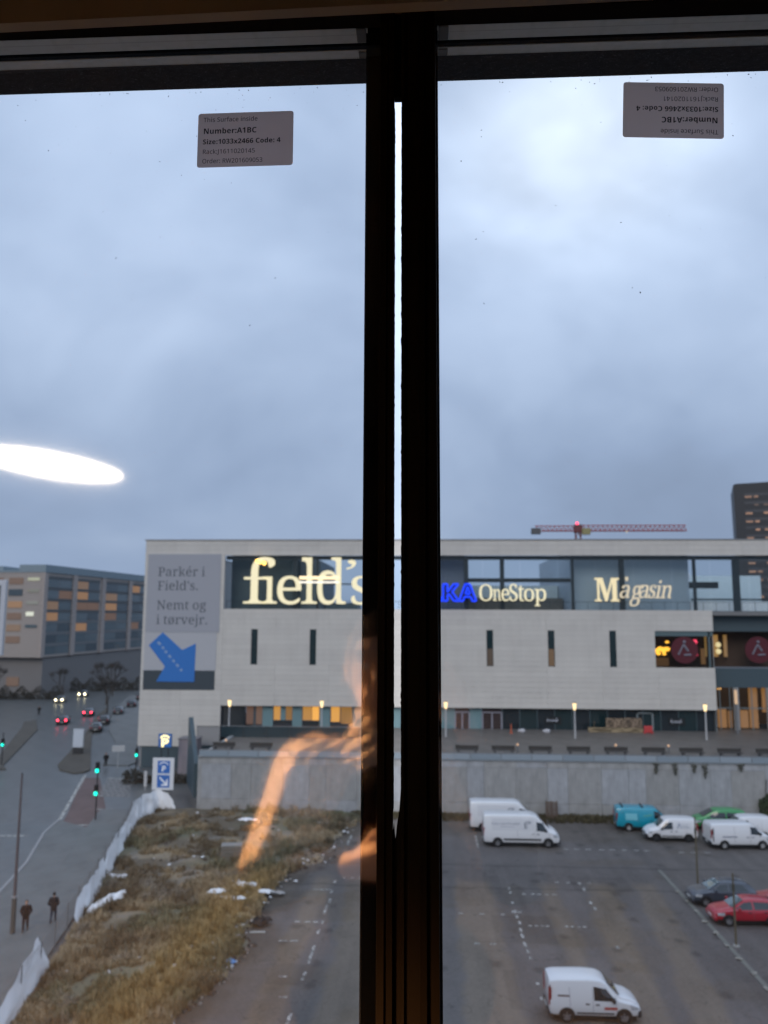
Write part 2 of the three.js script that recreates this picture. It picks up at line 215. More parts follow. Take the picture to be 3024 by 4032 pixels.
// ---------------------------------------------------------------- waste ground with dry grass
const gh = (x, z) => { const u = (x - gx0(z)) / (gx1(z) - gx0(z)); if (u < 0 || u > 1) return 0; const e = Math.pow(Math.sin(Math.PI * clamp(u)), 0.6); return 0.015 + e * (0.10 + 0.42 * fbm(x * 0.35, z * 0.3, 4, 0, 203) + 0.3 * Math.exp(-Math.pow((u - 0.62) * 4, 2)) * smooth(-60, -48, z)); };
{
  const NU = 36, NV = 130, pos = [], col = [], ind = [];
  const tone = (x, z) => { // straw, brown earth, dull green and grey rubble
    const a = fbm(x * 0.4, z * 0.35, 4, 0, 205), b = fbm(x * 0.9 + 9, z * 0.9, 4, 0, 207), g = fbm(x * 0.25 + 40, z * 0.25, 3, 0, 209), s = smooth(0.42, 0.64, a);
    const ridge = Math.exp(-Math.pow((x - lerp(-13.3, -11.8, (z + 40) / -15)) / 1.5, 2)) * smooth(-61, -56, z);
    let c = [lerp(0.115, 0.25, s), lerp(0.098, 0.205, s), lerp(0.07, 0.14, s)];
    const k = smooth(0.5, 0.68, g); c = c.map((v, q) => lerp(v, [0.115, 0.122, 0.08][q], k * 0.8));
    const rub = smooth(0.6, 0.74, b) * 0.7; c = c.map((v, q) => lerp(v, [0.19, 0.18, 0.165][q], rub));
    return c.map((v, q) => lerp(v, [0.33, 0.235, 0.105][q], ridge * 0.8));
  };
  for (let j = 0; j <= NV; j++) { const z = lerp(-22, -76.95, j / NV); for (let i = 0; i <= NU; i++) { const x = lerp(gx0(z), gx1(z), i / NU); pos.push(x, i === 0 || i === NU ? -0.01 : gh(x, z) + rr(-0.02, 0.03), z); col.push(...tone(x, z)); } }
  for (let j = 0; j < NV; j++) for (let i = 0; i < NU; i++) { const a = j * (NU + 1) + i; ind.push(a, a + 1, a + NU + 1, a + 1, a + NU + 2, a + NU + 1); }
  const g = new THREE.BufferGeometry(); g.setAttribute('position', new THREE.Float32BufferAttribute(pos, 3)); g.setAttribute('color', new THREE.Float32BufferAttribute(col, 3)); g.setIndex(ind); g.computeVertexNormals();
  structure('waste_ground', g, new THREE.MeshStandardMaterial({ vertexColors: true, roughness: 1 }), 'rough strip of waste ground between the fence and the parking lot');
  const tuft = (n, h, w) => { const p = []; for (let k = 0; k < n; k++) { const a = R() * 6.28, r = R() * w * 0.6, bx = Math.cos(a) * r, bz = Math.sin(a) * r, l = h * rr(0.6, 1.1), lean = rr(0.1, 0.75) * l, d = R() * 6.28, t = 0.011 + 0.012 * R(), sx = Math.cos(d + 1.57) * t, sz = Math.sin(d + 1.57) * t, mx = bx + Math.cos(d) * lean * 0.35, mz = bz + Math.sin(d) * lean * 0.35, ex = bx + Math.cos(d) * lean, ez = bz + Math.sin(d) * lean; p.push(bx - sx, 0, bz - sz, bx + sx, 0, bz + sz, mx + sx * 0.8, l * 0.6, mz + sz * 0.8, bx - sx, 0, bz - sz, mx + sx * 0.8, l * 0.6, mz + sz * 0.8, mx - sx * 0.8, l * 0.6, mz - sz * 0.8, mx - sx * 0.8, l * 0.6, mz - sz * 0.8, mx + sx * 0.8, l * 0.6, mz + sz * 0.8, ex, l * 0.95, ez); } const q = new THREE.BufferGeometry(); q.setAttribute('position', new THREE.Float32BufferAttribute(p, 3)); q.computeVertexNormals(); return q; };
  const M4 = new THREE.Matrix4(), Q = new THREE.Quaternion(), E = new THREE.Euler();
  const grass = (name, label, N, geo, keep) => {
    const im = new THREE.InstancedMesh(geo, mat(1, 1, 1, 1), N), c = new THREE.Color(); im.name = name; let n = 0, tries = 0;
    while (n < N && tries++ < N * 30) { const z = rr(-76.8, -28), x = lerp(gx0(z), gx1(z), rr(0.01, 0.995)); if (!keep(x, z)) continue; const t = tone(x, z), k = rr(0.65, 1.35), s = rr(0.6, 1.35); M4.compose(new THREE.Vector3(x, gh(x, z) - 0.03, z), Q.setFromEuler(E.set(rr(-0.25, 0.25), R() * 6.28, rr(-0.25, 0.25))), new THREE.Vector3(s, s * rr(0.6, 1.2), s)); im.setMatrixAt(n, M4); c.setRGB(t[0] * k * 1.42, t[1] * k * 1.36, t[2] * k * 1.25); im.setColorAt(n, c); n++; }
    im.count = n; im.castShadow = im.receiveShadow = true; scene.add(im); tag(im, label, null, null, 'stuff');
  };
  grass('dry_grass', 'dry straw-coloured grass and weeds over the waste ground', 13000, tuft(16, 0.34, 0.34), (x, z) => fbm(x * 0.6, z * 0.6, 3, 0, 215) > 0.47 + 0.1 * smooth(-56, -66, z));
  grass('tall_grass', 'taller golden grass along the ridge of the waste ground', 3600, tuft(18, 0.62, 0.3), (x, z) => fbm(x * 0.45 + 12, z * 0.45, 3, 0, 217) + Math.exp(-Math.pow((x - lerp(-13.3, -11.8, (z + 40) / -15)) / 1.5, 2)) * 0.25 > 0.6);
  { // broken brick, stones and paper bits strewn through the rough ground
    const N = 1900, im = new THREE.InstancedMesh(new THREE.DodecahedronGeometry(0.07, 0), mat(1, 1, 1, 0.95), N), c = new THREE.Color(); im.name = 'rubble'; let n = 0;
    while (n < N) { const z = rr(-76.5, -30), u = R() < 0.45 ? 1 - Math.pow(R(), 2) * 0.22 + 0.05 * R() : R(), x = lerp(gx0(z), gx1(z), u), s = 0.35 + Math.pow(R(), 3) * 2.0, k = R(); M4.compose(new THREE.Vector3(x, gh(x, z) + 0.02, z), Q.setFromEuler(E.set(R() * 6, R() * 6, R() * 6)), new THREE.Vector3(s * rr(0.7, 1.6), s * 0.6, s)); im.setMatrixAt(n, M4); k > 0.9 ? c.setRGB(0.6, 0.61, 0.63) : k > 0.6 ? c.setRGB(0.24, 0.23, 0.21) : c.setRGB(0.06, 0.052, 0.045); im.setColorAt(n, c); n++; }
    scene.add(im); tag(im, 'small stones, brick bits and scraps strewn over the rough ground', null, null, 'stuff');
  }
  { // weeds at the foot of the long concrete wall
    const N = 2600, im = new THREE.InstancedMesh(tuft(14, 0.42, 0.3), mat(1, 1, 1, 1), N), c = new THREE.Color(); im.name = 'wall_weeds';
    for (let n = 0; n < N; n++) { const x = rr(-7, 34), z = -77.2 + Math.pow(R(), 1.6) * 2.3, s = rr(0.5, 1.2), k = rr(0.6, 1.3); M4.compose(new THREE.Vector3(x, -0.02, z), Q.setFromEuler(E.set(0, R() * 6.28, 0)), new THREE.Vector3(s, s, s)); im.setMatrixAt(n, M4); c.setRGB(0.1 * k, 0.085 * k, 0.045 * k); im.setColorAt(n, c); }
    scene.add(im); tag(im, 'thin brown weeds along the foot of the concrete wall', null, null, 'stuff');
  }
}

// ---------------------------------------------------------------- mall
const FZ = -98;
const clad = [0.61, 0.62, 0.6, 0.63].map((k) => mat(k * 1.0, k * 0.96, k * 0.885, 0.8, 0, { map: T_clad }));
const mall = thing('shopping_mall', 'large pale shopping mall with panelled front and long roof gallery', 'building', [0, 0, 0]);
const backing = mat(0.3, 0.3, 0.3, 0.9), frameDark = mat(0.035, 0.045, 0.05, 0.5, 0.3), tealPanel = mat(0.16, 0.27, 0.29, 0.7), blueGrey = mat(0.13, 0.17, 0.2, 0.6), slate = mat(0.055, 0.085, 0.1, 0.5);
part(mall, 'wall', [box(-35.2, 27.6, 7.6, 19.2, -98.5, -98.12), box(27.6, 34.5, 16.75, 19.2, -98.5, -98.12), box(27.6, 34.5, 7.6, 12.45, -98.5, -98.12), box(-35.2, -25.2, 2.7, 7.6, -98.5, -98.12), box(-35.2, -25.2, 19.2, 27.8, -98.5, -98.12), box(-25.2, 60, 26.0, 27.8, -98.5, -98.12), box(-35.2, -34.8, 0, 27.8, -150, -98.5)], backing);
part(mall, 'roof_deck', box(-34.8, 60, 18.7, 19.2, -150, -98.5), mat(0.2, 0.2, 0.2, 0.9));
part(mall, 'base', [box(-34.9, -22, 0, 2.7, -99.2, -98.2), box(-25.1, 60, 0, 4.9, -150, -101.2)], slate);
part(mall, 'soffit', box(-25.2, 34.6, 7.45, 7.58, -101.2, -98.12), mat(0.12, 0.12, 0.12));
part(mall, 'coping', [box(-35.5, 60, 27.86, 27.98, -98.6, -97.9), box(-35.5, -34.7, 27.86, 27.98, -150, -98.6)], mat(0.25, 0.26, 0.26, 0.5, 0.5));
{ // cladding: courses of stone panels, each with open joints
  const put = (x0, x1, y0, y1, lab) => { if (x1 - x0 < 0.15) return; part(mall, 'cladding_panel', uvM(box(x0 + 0.008, x1 - 0.008, y0 + 0.007, y1 - 0.007, -98.1, FZ + rr(-0.005, 0.003))), clad[Math.floor(R() * 4)]); };
  const slits = [-21.17, -13.86, -6.5, 0.85, 7.86, 15.28, 22.67], span = (x0, x1, y0, y1, w) => { const n = Math.max(1, Math.round((x1 - x0) / w)); for (let q = 0; q < n; q++) put(lerp(x0, x1, q / n), lerp(x0, x1, (q + 1) / n), y0, y1); };
  for (let k = 0; k < 19; k++) {
    const y0 = 7.5 + k * 0.6205, y1 = y0 + 0.6205; let cuts = [];
    if (y0 > 12.4 && y1 < 16.95) cuts = [...slits.map((s) => [s - 0.4, s + 0.4]), [27.7, 34.65]];
    let x = -25.15; for (const [a, b] of [...cuts, [34.65, 34.65]]) { span(x, a, y0, y1, 6.4); x = b; }
    span(-35.35, -25.15, y0, y1, 5.1);
  }
  for (let k = 0; k < 8; k++) span(-35.35, k < 4 ? -28 : -25.15, 2.55 + k * 0.61875, 2.55 + (k + 1) * 0.61875, 5);
  for (let k = 0; k < 11; k++) span(-35.35, -25.15, 19.29 + k * 0.606, 19.29 + (k + 1) * 0.606, 5.1);
  for (let k = 0; k < 3; k++) span(-35.35, 46, 25.96 + k * 0.633, 25.96 + (k + 1) * 0.633, 7.4);
  for (const s of slits) { const w = part(mall, 'slit_window', box(s - 0.38, s + 0.38, 12.5, 16.86, -98.11, -98.07), darkGlass); part(w, 'frame', [box(s - 0.4, s - 0.35, 12.47, 16.9, -98.1, -98.03), box(s + 0.35, s + 0.4, 12.47, 16.9, -98.1, -98.03), box(s - 0.35, s + 0.35, 14.6, 14.66, -98.07, -98.04)], frameDark); if (s > 7 && s < 16) part(w, 'lit_lower_pane', box(s - 0.33, s + 0.33, 12.55, 14.55, -98.07, -98.06), glow(1, 0.5, 0.12, s < 10 ? 0.06 : 0.15, 0.05)); }
  // side return of the left corner
  { const g = []; for (let k = 0; k < 27; k++) for (let q = 0; q < 6; q++) { const y0 = 2.55 + k * 0.935; g.push(box(-35.36, -35.2, y0 + 0.01, y0 + 0.92, -98.1 - q * 8.4 - 8.38, -98.1 - q * 8.4)); } part(mall, 'side_cladding', g, clad[1]).userData.kind = 'stuff'; }
}
{ // roof gallery: glazed opening, volumes and sky beyond it
  const pane = phys(0.8, 0.86, 0.88, 0.03, { transmission: 1, thickness: 0, ior: 1.35 });
  const vol = (name, x0, x1, y0, y1, z0, z1, m) => part(mall, name, box(x0, x1, y0, y1, z1, z0), m);
  vol('plant_room', -25.1, -16.4, 19.2, 26.9, -101.5, -125, slate); vol('plant_room', -16.3, -13.6, 19.2, 25.6, -102.2, -118, blueGrey); vol('plant_room', -0.4, 5.0, 19.2, 26.4, -101, -125, mat(0.17, 0.2, 0.24, 0.6));
  vol('plant_room', 18.3, 33.0, 19.2, 26.8, -101, -128, mat(0.36, 0.43, 0.49, 0.45)); vol('roof_light', 5.2, 18.2, 19.2, 20.9, -106, -112, mat(0.16, 0.15, 0.13, 0.7)); vol('roof_light', 5.2, 18.2, 20.9, 22.7, -110, -113, mat(0.5, 0.6, 0.63, 0.3));
  vol('roof_light', -13.4, -9.1, 19.2, 20.2, -106, -112, mat(0.14, 0.2, 0.22, 0.5)); vol('roof_light', 33.2, 46, 19.2, 20.5, -104, -112, mat(0.85, 0.87, 0.88, 0.4)); vol('roof_light', 33.4, 36.8, 22.2, 24.6, -112, -116, mat(0.62, 0.68, 0.76, 0.5)); vol('roof_light', 36.8, 48, 20.6, 24.4, -116, -120, mat(0.55, 0.66, 0.7, 0.4));
  const beams = [box(-25.1, 46, 25.5, 25.95, -99.4, -98.5), box(5.2, 18.2, 22.75, 23.25, -100.6, -100.2), box(-13.5, -9, 22.4, 22.55, -100.5, -100.2), box(33, 46, 20.55, 20.75, -100.5, -100.2), box(33, 37, 22.1, 22.9, -103, -102)];
  part(mall, 'gallery_beam', beams, frameDark);
  for (const [x, w] of [[-16.35, 0.5], [-13.5, 0.25], [5.1, 0.55], [9.55, 0.5], [18.2, 0.3], [24.2, 0.55], [33.0, 0.25], [38.0, 0.7], [0.6, 0.5], [-5, 0.5], [44, 0.6]]) part(mall, 'gallery_column', box(x - w / 2, x + w / 2, 19.2, 25.95, -99.2, -98.6), frameDark);
  part(mall, 'gallery_rail', [box(-25.1, 46, 20.25, 20.3, -98.9, -98.84), ...Array.from({ length: 46 }, (_, k) => box(-25 + k * 1.55, -24.96 + k * 1.55, 19.2, 20.25, -98.9, -98.86))], frameDark);
  for (let x = -25.1; x < 44; x += 4.6) part(mall, 'gallery_pane', new THREE.PlaneGeometry(4.56, 6.7).translate(x + 2.3, 22.6, -98.3), pane);
  // glow shapes added before the letters, standing in for reflected interior lamps
  for (const [x, y] of [[-20.95, 25.25], [-20.5, 25.1], [-20.05, 24.95]]) part(mall, 'lamp_reflection', new THREE.SphereGeometry(0.24, 10, 8).translate(x, y, -97.55), glow(1, 0.55, 0.1, 6));
  part(mall, 'tube_reflection', bar([-15.6, 23.15, -97.6], [-10.7, 23.15, -97.6], 0.2, 8), glow(1, 0.74, 0.42, 2.4)); part(mall, 'tube_reflection', bar([-15.6, 22.6, -97.6], [-10.7, 22.6, -97.6], 0.12, 8), glow(1, 0.9, 0.75, 2));
}
{ // ground-floor shopfront set back under the cladding
  const Z = -98.7, y0 = 4.97, y1 = 7.45, warm = (k) => glow(1, 0.45, 0.07, k * 1.35, 0.05), dimWarm = glow(0.8, 0.3, 0.1, 0.16, 0.08), coldDark = phys(0.02, 0.028, 0.034, 0.15, {});
  const seg = (name, a, b, m, lo = y0, hi = y1) => part(mall, name, box(a + 0.02, b - 0.02, lo, hi, Z - 0.12, Z), m);
  seg('shop_window', -25.15, -22.2, coldDark); seg('shop_window', -22.1, -21.2, dimWarm, 5.2); seg('wall_panel', -21.2, -20.9, slate); seg('shop_window', -20.9, -20.1, glow(0.8, 0.35, 0.15, 0.2, 0.08), 5.2); seg('wall_panel', -20.1, -18.75, tealPanel);
  seg('shop_window', -18.7, -17.85, warm(0.62), 5.75); seg('wall_panel', -17.85, -17.2, tealPanel, 5.75); seg('shop_window', -17.2, -16.4, warm(0.26), 5.75); seg('wall_panel', -18.7, -16.4, coldDark, 5.3, 5.73); seg('wall_panel', -16.38, -15.15, tealPanel); seg('shop_window', -15.1, -13.95, warm(0.5), 5.75); seg('shop_window', -13.93, -13.05, warm(1.05), 5.75); seg('wall_panel', -15.1, -13.05, coldDark, y0, 5.73);
  seg('wall_panel', -13.0, -11.7, tealPanel); seg('shop_window', -11.6, -10.5, warm(0.8), 5.6); seg('shop_window', -10.4, -9.0, warm(0.3), 5.4); seg('wall_panel', -8.9, -7.2, tealPanel); seg('shop_window', -7.1, -4.7, warm(0.3)); seg('wall_panel', -4.6, -3, tealPanel); seg('shop_window', -2.9, -0.5, coldDark); seg('shop_window', 0.6, 1.75, coldDark); seg('wall_panel', -0.5, 0.6, tealPanel);
  seg('wall_panel', 1.8, 3.55, tealPanel); seg('wall_panel', 5.35, 6.8, tealPanel);
  for (const a of [3.6, 6.9]) { const d = part(mall, 'double_door', box(a, a + (a > 5 ? 2.3 : 1.7), y0, y1, Z - 0.12, Z - 0.02), phys(0.05, 0.035, 0.035, 0.2, {})), w = a > 5 ? 2.3 : 1.7; part(d, 'door_frame', [0, 0.5, 1].map((t) => box(a + t * w - 0.08, a + t * w + 0.08, y0, 6.95, Z, Z + 0.06)).concat([box(a, a + w, 6.85, 7.0, Z, Z + 0.06)]), mat(0.28, 0.28, 0.33, 0.6)); }
  for (let a = 9.3; a < 34; a += 2.1) { const p = seg('shop_window', a, Math.min(34.5, a + 2.06), a % 4 < 2 ? coldDark : darkGlass); part(p, 'mullion', box(a - 0.03, a + 0.05, y0, y1, Z, Z + 0.05), mat(0.06, 0.1, 0.11, 0.5)); }
  { const d = part(mall, 'shop_door', [box(25.3, 25.5, y0, 7.1, Z + 0.05, Z + 0.15), box(27.1, 27.3, y0, 7.1, Z + 0.05, Z + 0.15), box(25.3, 27.3, 6.95, 7.1, Z + 0.05, Z + 0.15)], mat(0.2, 0.24, 0.25, 0.5)); }
}
{ // recessed window with the round red sign, and the glazed entrance bay right of it
  const pane = phys(0.5, 0.56, 0.56, 0.04, { transmission: 1, thickness: 0, ior: 1.4 }), gold = glow(1, 0.42, 0.04, 5), amber = glow(1, 0.42, 0.1, 0.32, 0.1), red = mat(0.085, 0.006, 0.014, 0.6), white = mat(0.2, 0.2, 0.24, 0.6);
  part(mall, 'interior', [box(27.7, 34.6, 12.3, 12.45, -103, -98.2), box(27.7, 34.6, 16.75, 16.9, -103, -98.2), box(27.5, 27.7, 12.3, 16.9, -103, -98.5), box(27.5, 60, 12.3, 16.9, -103.2, -103)], mat(0.07, 0.05, 0.04, 0.9));
  part(mall, 'shop_pane', new THREE.PlaneGeometry(6.9, 4.3).translate(31.15, 14.6, -98.25), pane); part(mall, 'shop_frame', [box(27.68, 34.62, 16.2, 16.75, -98.2, -98.12), box(34.05, 34.25, 12.45, 16.75, -98.3, -98.12)], mat(0.09, 0.14, 0.15, 0.5));
  for (const [x, y, r] of [[28.3, 14.4, 0.3], [28.75, 14.6, 0.36], [29.15, 14.35, 0.26], [29.5, 14.6, 0.34], [28.5, 14.05, 0.25], [29.6, 15.45, 0.2], [29.2, 14.0, 0.2]]) part(mall, 'shop_lamp', new THREE.SphereGeometry(r, 8, 6).scale(1.3, 0.8, 0.6).translate(x, y, -99.6), gold);
  for (const [x, y] of [[32.7, 15.5], [32.7, 14.0]]) part(mall, 'red_lamp', new THREE.SphereGeometry(0.3, 8, 6).translate(x, y, -98.9), glow(1, 0.06, 0.12, 4)); part(mall, 'lit_niche', box(33.5, 34, 12.8, 14.7, -99.4, -99.2), amber); part(mall, 'lit_niche', box(28, 29.9, 12.5, 13.5, -100.4, -100.2), glow(0.8, 0.3, 0.06, 0.2, 0.08));
  const logo = (x, z) => { const d = part(mall, 'round_sign', new THREE.CylinderGeometry(1.6, 1.6, 0.06, 36).rotateX(Math.PI / 2).translate(x, 14.55, z), red, 'round dark red sign with a white abstract emblem'); part(d, 'emblem', [bar([x - 0.75, 14.0, z + 0.06], [x - 0.1, 15.2, z + 0.06], 0.1, 6), bar([x - 0.1, 15.2, z + 0.06], [x + 0.4, 14.4, z + 0.06], 0.13, 6), bar([x - 0.1, 13.95, z + 0.06], [x + 0.75, 14.0, z + 0.06], 0.12, 6), new THREE.SphereGeometry(0.2, 8, 6).translate(x, 15.5, z + 0.04)], white); };
  logo(31.2, -98.18); logo(40.6, -99.86);
  // glazed bay
  const by = (a, b, lo, hi, m, n) => part(mall, n, box(a, b, lo, hi, -100.2, -100), m);
  by(34.65, 60, 16.75, 19.25, slate, 'spandrel'); by(34.65, 60, 10.0, 12.3, slate, 'spandrel'); part(mall, 'bay_reveal', box(34.55, 34.65, 4.95, 19.25, -100.2, -98.2), mat(0.2, 0.22, 0.22));
  for (const [a, b, k] of [[34.9, 35.4, 0.5], [35.5, 36.5, 0.42], [37.2, 37.6, 0.3]]) part(mall, 'lit_niche', box(a, b, 13.6, 16.3, -102, -101.8), glow(1, 0.5, 0.1, k, 0.1)); for (const y of [14.3, 15.1]) part(mall, 'globe_lamp', new THREE.SphereGeometry(0.33, 10, 8).translate(36.2, y, -100.9), glow(1, 0.8, 0.4, 1.2));
  part(mall, 'hall_back', box(34.65, 60, 4.95, 10, -106.2, -106), mat(0.12, 0.08, 0.05, 0.9)); for (let x = 37.0; x < 50; x += 3.9) part(mall, 'column', new THREE.CylinderGeometry(0.36, 0.36, 5, 12).translate(x + 0.55, 7.5, -99.7), mat(0.3, 0.3, 0.29, 0.7));
  for (const [a, b, lo, hi, k] of [[34.8, 35.5, 5.1, 7.1, 0.5], [35.8, 36.8, 5.1, 7.3, 0.42], [37.0, 37.5, 5.1, 7.1, 0.3], [38.5, 39.4, 5.1, 7.2, 0.4], [39.6, 40.6, 5.1, 10, 0.38], [41.2, 42.4, 7, 10, 0.42], [43, 46, 5.1, 9, 0.3]]) part(mall, 'lit_window', box(a, b, lo, hi, -101.2, -101), glow(1, 0.42, 0.07, k * 0.8, 0.1)); for (const [x, y] of [[34.9, 9.2], [35.3, 9.75], [35.9, 9.8], [35.2, 6.0]]) part(mall, 'spot_lamp', new THREE.SphereGeometry(0.16, 8, 6).scale(1.6, 0.8, 1).translate(x, y, -100.5), glow(1, 0.5, 0.14, 1.6));
  part(mall, 'transom', [box(34.65, 60, 7.5, 7.62, -100.1, -100), ...[35.7, 36.9, 39.5, 42.6].map((x) => box(x, x + 0.1, 4.95, 9.98, -100.1, -100.02))], mat(0.16, 0.2, 0.21, 0.5));
}
// ---------------------------------------------------------------- signs on the mall
function letterGeo(font, ch, box2, depth, { dotless = false, shear = 0, xh = null } = {}) {
  let shapes = font.generateShapes(ch, 1); if (dotless) shapes = shapes.filter((s) => Math.min(...s.getPoints().map((p) => p.y)) < 0.3);
  const g = new THREE.ExtrudeGeometry(shapes, { depth: 0.1, bevelEnabled: false, curveSegments: 5 }), p = g.attributes.position;
  g.computeBoundingBox(); const b = g.boundingBox, [x0, x1, y0, y1] = box2;
  const XH = 0.536 * 0.73; let sx = (x1 - x0) / (b.max.x - b.min.x), sy = (y1 - y0) / (b.max.y - b.min.y);
  for (let i = 0; i < p.count; i++) { let x = (p.getX(i) - b.min.x) * sx, y; const yy = p.getY(i); if (xh) { const xhF = xh[0]; y = yy <= xhF ? y0 + yy / xhF * (xh[1] - y0) : xh[1] + (yy - xhF) / (b.max.y - xhF) * (y1 - xh[1]); } else y = y0 + (yy - b.min.y) * sy; p.setXYZ(i, x0 + x + shear * (y - y0), y, p.getZ(i) / 0.1 * depth); }
  g.computeVertexNormals(); return g;
}
const cream = glow(1, 0.86, 0.5, 1.3, 0.2);
function sign(name, label, list, mtl, z = -97.9) { const s = thing(name, label, 'sign', [0, 0, z]); for (const [font, ch, b, o = {}] of list) part(s, 'letter', letterGeo(font, ch, b, 0.18, o), o.m ?? mtl); part(s, 'bracket', [box(list[0][2][0] + 0.3, list.at(-1)[2][1] - 0.3, list[0][2][2] - 0.08, list[0][2][2] - 0.02, -0.1, 0)], frameDark); return s; }
{ const f = serif; const bb = (ch) => { const g = new THREE.ShapeGeometry(f.generateShapes(ch, 1)); g.computeBoundingBox(); return g.boundingBox; }; const X = bb('x').max.y;
  sign('illuminated_sign', "large cream lit lettering reading field's on the left roof gallery", [[f, 'f', [-22.65, -18.75, 19.95, 25.75], { xh: [X, 23.25] }], [f, 'i', [-20.3, -18.45, 19.95, 23.3], { dotless: true }], [f, 'e', [-18.4, -15.4, 19.85, 23.4]], [f, 'l', [-15.35, -13.45, 19.95, 25.7], { xh: [X, 23.25] }], [f, 'd', [-13.4, -9.85, 19.85, 25.7], {}], [f, ',', [-9.75, -8.6, 24.2, 25.4]], [f, 's', [-9.15, -6.7, 19.85, 23.4]]], cream);
  sign('illuminated_sign', 'cream lit lettering reading OneStop beside the blue sign', [...'OneStop'].map((c, i) => [serif, c, [[6.63, 8.25, 20.35, 22.4], [8.3, 9.3, 20.4, 21.8], [9.35, 10.3, 20.35, 21.85], [10.3, 11.3, 20.35, 22.45], [11.35, 12.1, 20.35, 22.25], [12.1, 13.3, 20.35, 21.85], [13.35, 14.75, 19.75, 21.85]][i]]), cream);
  const warmCream = glow(1, 0.8, 0.42, 1.25, 0.2);
  sign('illuminated_sign', 'cream lit lettering reading Magasin with slanted small letters on the right', [[serifBold, 'M', [20.66, 23.6, 20.34, 23.2], { m: warmCream }], ...[...'agasin'].map((c, i) => [serif, c, [[23.55, 24.75, 20.75, 22.35], [24.7, 25.9, 19.75, 22.35], [25.85, 27.0, 20.75, 22.35], [27.0, 27.75, 20.75, 22.35], [27.8, 28.45, 20.75, 22.9], [28.45, 29.75, 20.75, 22.3]][i], { shear: 0.24 }]), [serif, "'", [24.35, 24.75, 22.8, 23.3]]], glow(1, 0.8, 0.5, 0.95, 0.2));
  const blue = thing('illuminated_sign', 'blue outlined lit lettering partly hidden behind the window post', 'sign', [0, 0, -97.9]), neon = glow(0.0, 0.045, 1, 2.1, 0.02), face = glow(0.0, 0.01, 0.12, 0.6, 0.01);
  [...'BILKA'].forEach((c, i) => { const b = [[-2.6, -0.9], [-0.7, 0.2], [0.8, 2.1], [2.2, 4.1], [4.15, 6.25]][i], shapes = sansBold.generateShapes(c, 1), g = letterGeo(sansBold, c, [b[0], b[1], 20.35, 22.4], 0.15), L = part(blue, 'letter', g, face); const t = new THREE.ShapeGeometry(shapes); t.computeBoundingBox(); const q = t.boundingBox, tubes = []; for (const s of shapes) for (const pts of [s.getPoints(5), ...s.holes.map((h) => h.getPoints(5))]) for (let k = 0; k < pts.length; k++) { const a = pts[k], d = pts[(k + 1) % pts.length], m = (p) => [b[0] + (p.x - q.min.x) / (q.max.x - q.min.x) * (b[1] - b[0]), 20.35 + (p.y - q.min.y) / (q.max.y - q.min.y) * 2.05, 0.2]; if (a.distanceTo(d) > 1e-4) tubes.push(bar(m(a), m(d), 0.12, 6)); } part(L, 'neon_tube', tubes, neon); });
}
{ // banner on the left end: words, arrow and dark band
  const cv = document.createElement('canvas'); cv.width = 560; cv.height = 600; const c = cv.getContext('2d'); c.fillStyle = 'rgb(172,174,178)'; c.fillRect(0, 0, 560, 600); c.fillStyle = 'rgb(84,88,94)'; c.font = '96px serif';
  ['Parkér i', "Field's.", 'Nemt og', 'i tørvejr.'].forEach((t, i) => c.fillText(t, 78, [170, 278, 428, 540][i]));
  const t = new THREE.CanvasTexture(cv); t.colorSpace = THREE.SRGBColorSpace;
  const b = thing('wall_banner', 'tall grey wall banner with Danish parking text and a blue arrow', 'banner', [0, 0, 0]);
  const cloth = part(b, 'printed_sheet', new THREE.PlaneGeometry(9.3, 9.7).translate(-30.3, 21.25, -97.93), mat(0.86, 0.86, 0.88, 0.85, 0, { map: t }));
  part(b, 'backing_sheet', [box(-34.97, -25.6, 16.35, 26.15, -97.985, -97.95), box(-34.97, -25.9, 11.7, 16.34, -97.985, -97.95)], mat(0.44, 0.445, 0.46, 0.85));
  part(b, 'dark_band', box(-34.97, -26.0, 9.35, 11.68, -97.985, -97.95), mat(0.05, 0.066, 0.078, 0.8));
  const s = new THREE.Shape([[-32.7, 16.2], [-34.25, 14.75], [-32.15, 12.2], [-33.15, 10.4], [-28.65, 10.43], [-28.57, 14.85], [-30.2, 14.05]].map((p) => new THREE.Vector2(...p))); part(b, 'arrow', new THREE.ExtrudeGeometry(s, { depth: 0.03, bevelEnabled: true, bevelSize: 0.12, bevelThickness: 0.01, bevelSegments: 2 }).translate(0, 0, -97.94), mat(0.03, 0.17, 0.5, 0.7), 'blue arrow pointing down to the right');
  part(b, 'arrow_print', [[-33.1, 15.0, 0.3, 0.5], [-32.6, 14.45, 0.3, 0.35], [-32.2, 13.95, 0.3, 0.35], [-31.7, 13.4, 0.3, 0.4], [-31.2, 12.85, 0.3, 0.35], [-30.7, 12.3, 0.3, 0.4], [-30.2, 11.75, 0.3, 0.3]].map(([x, y, w, h]) => new THREE.BoxGeometry(w, h, 0.01).rotateZ(0.85).translate(x, y, -97.895)), mat(0.25, 0.36, 0.55, 0.8));
}
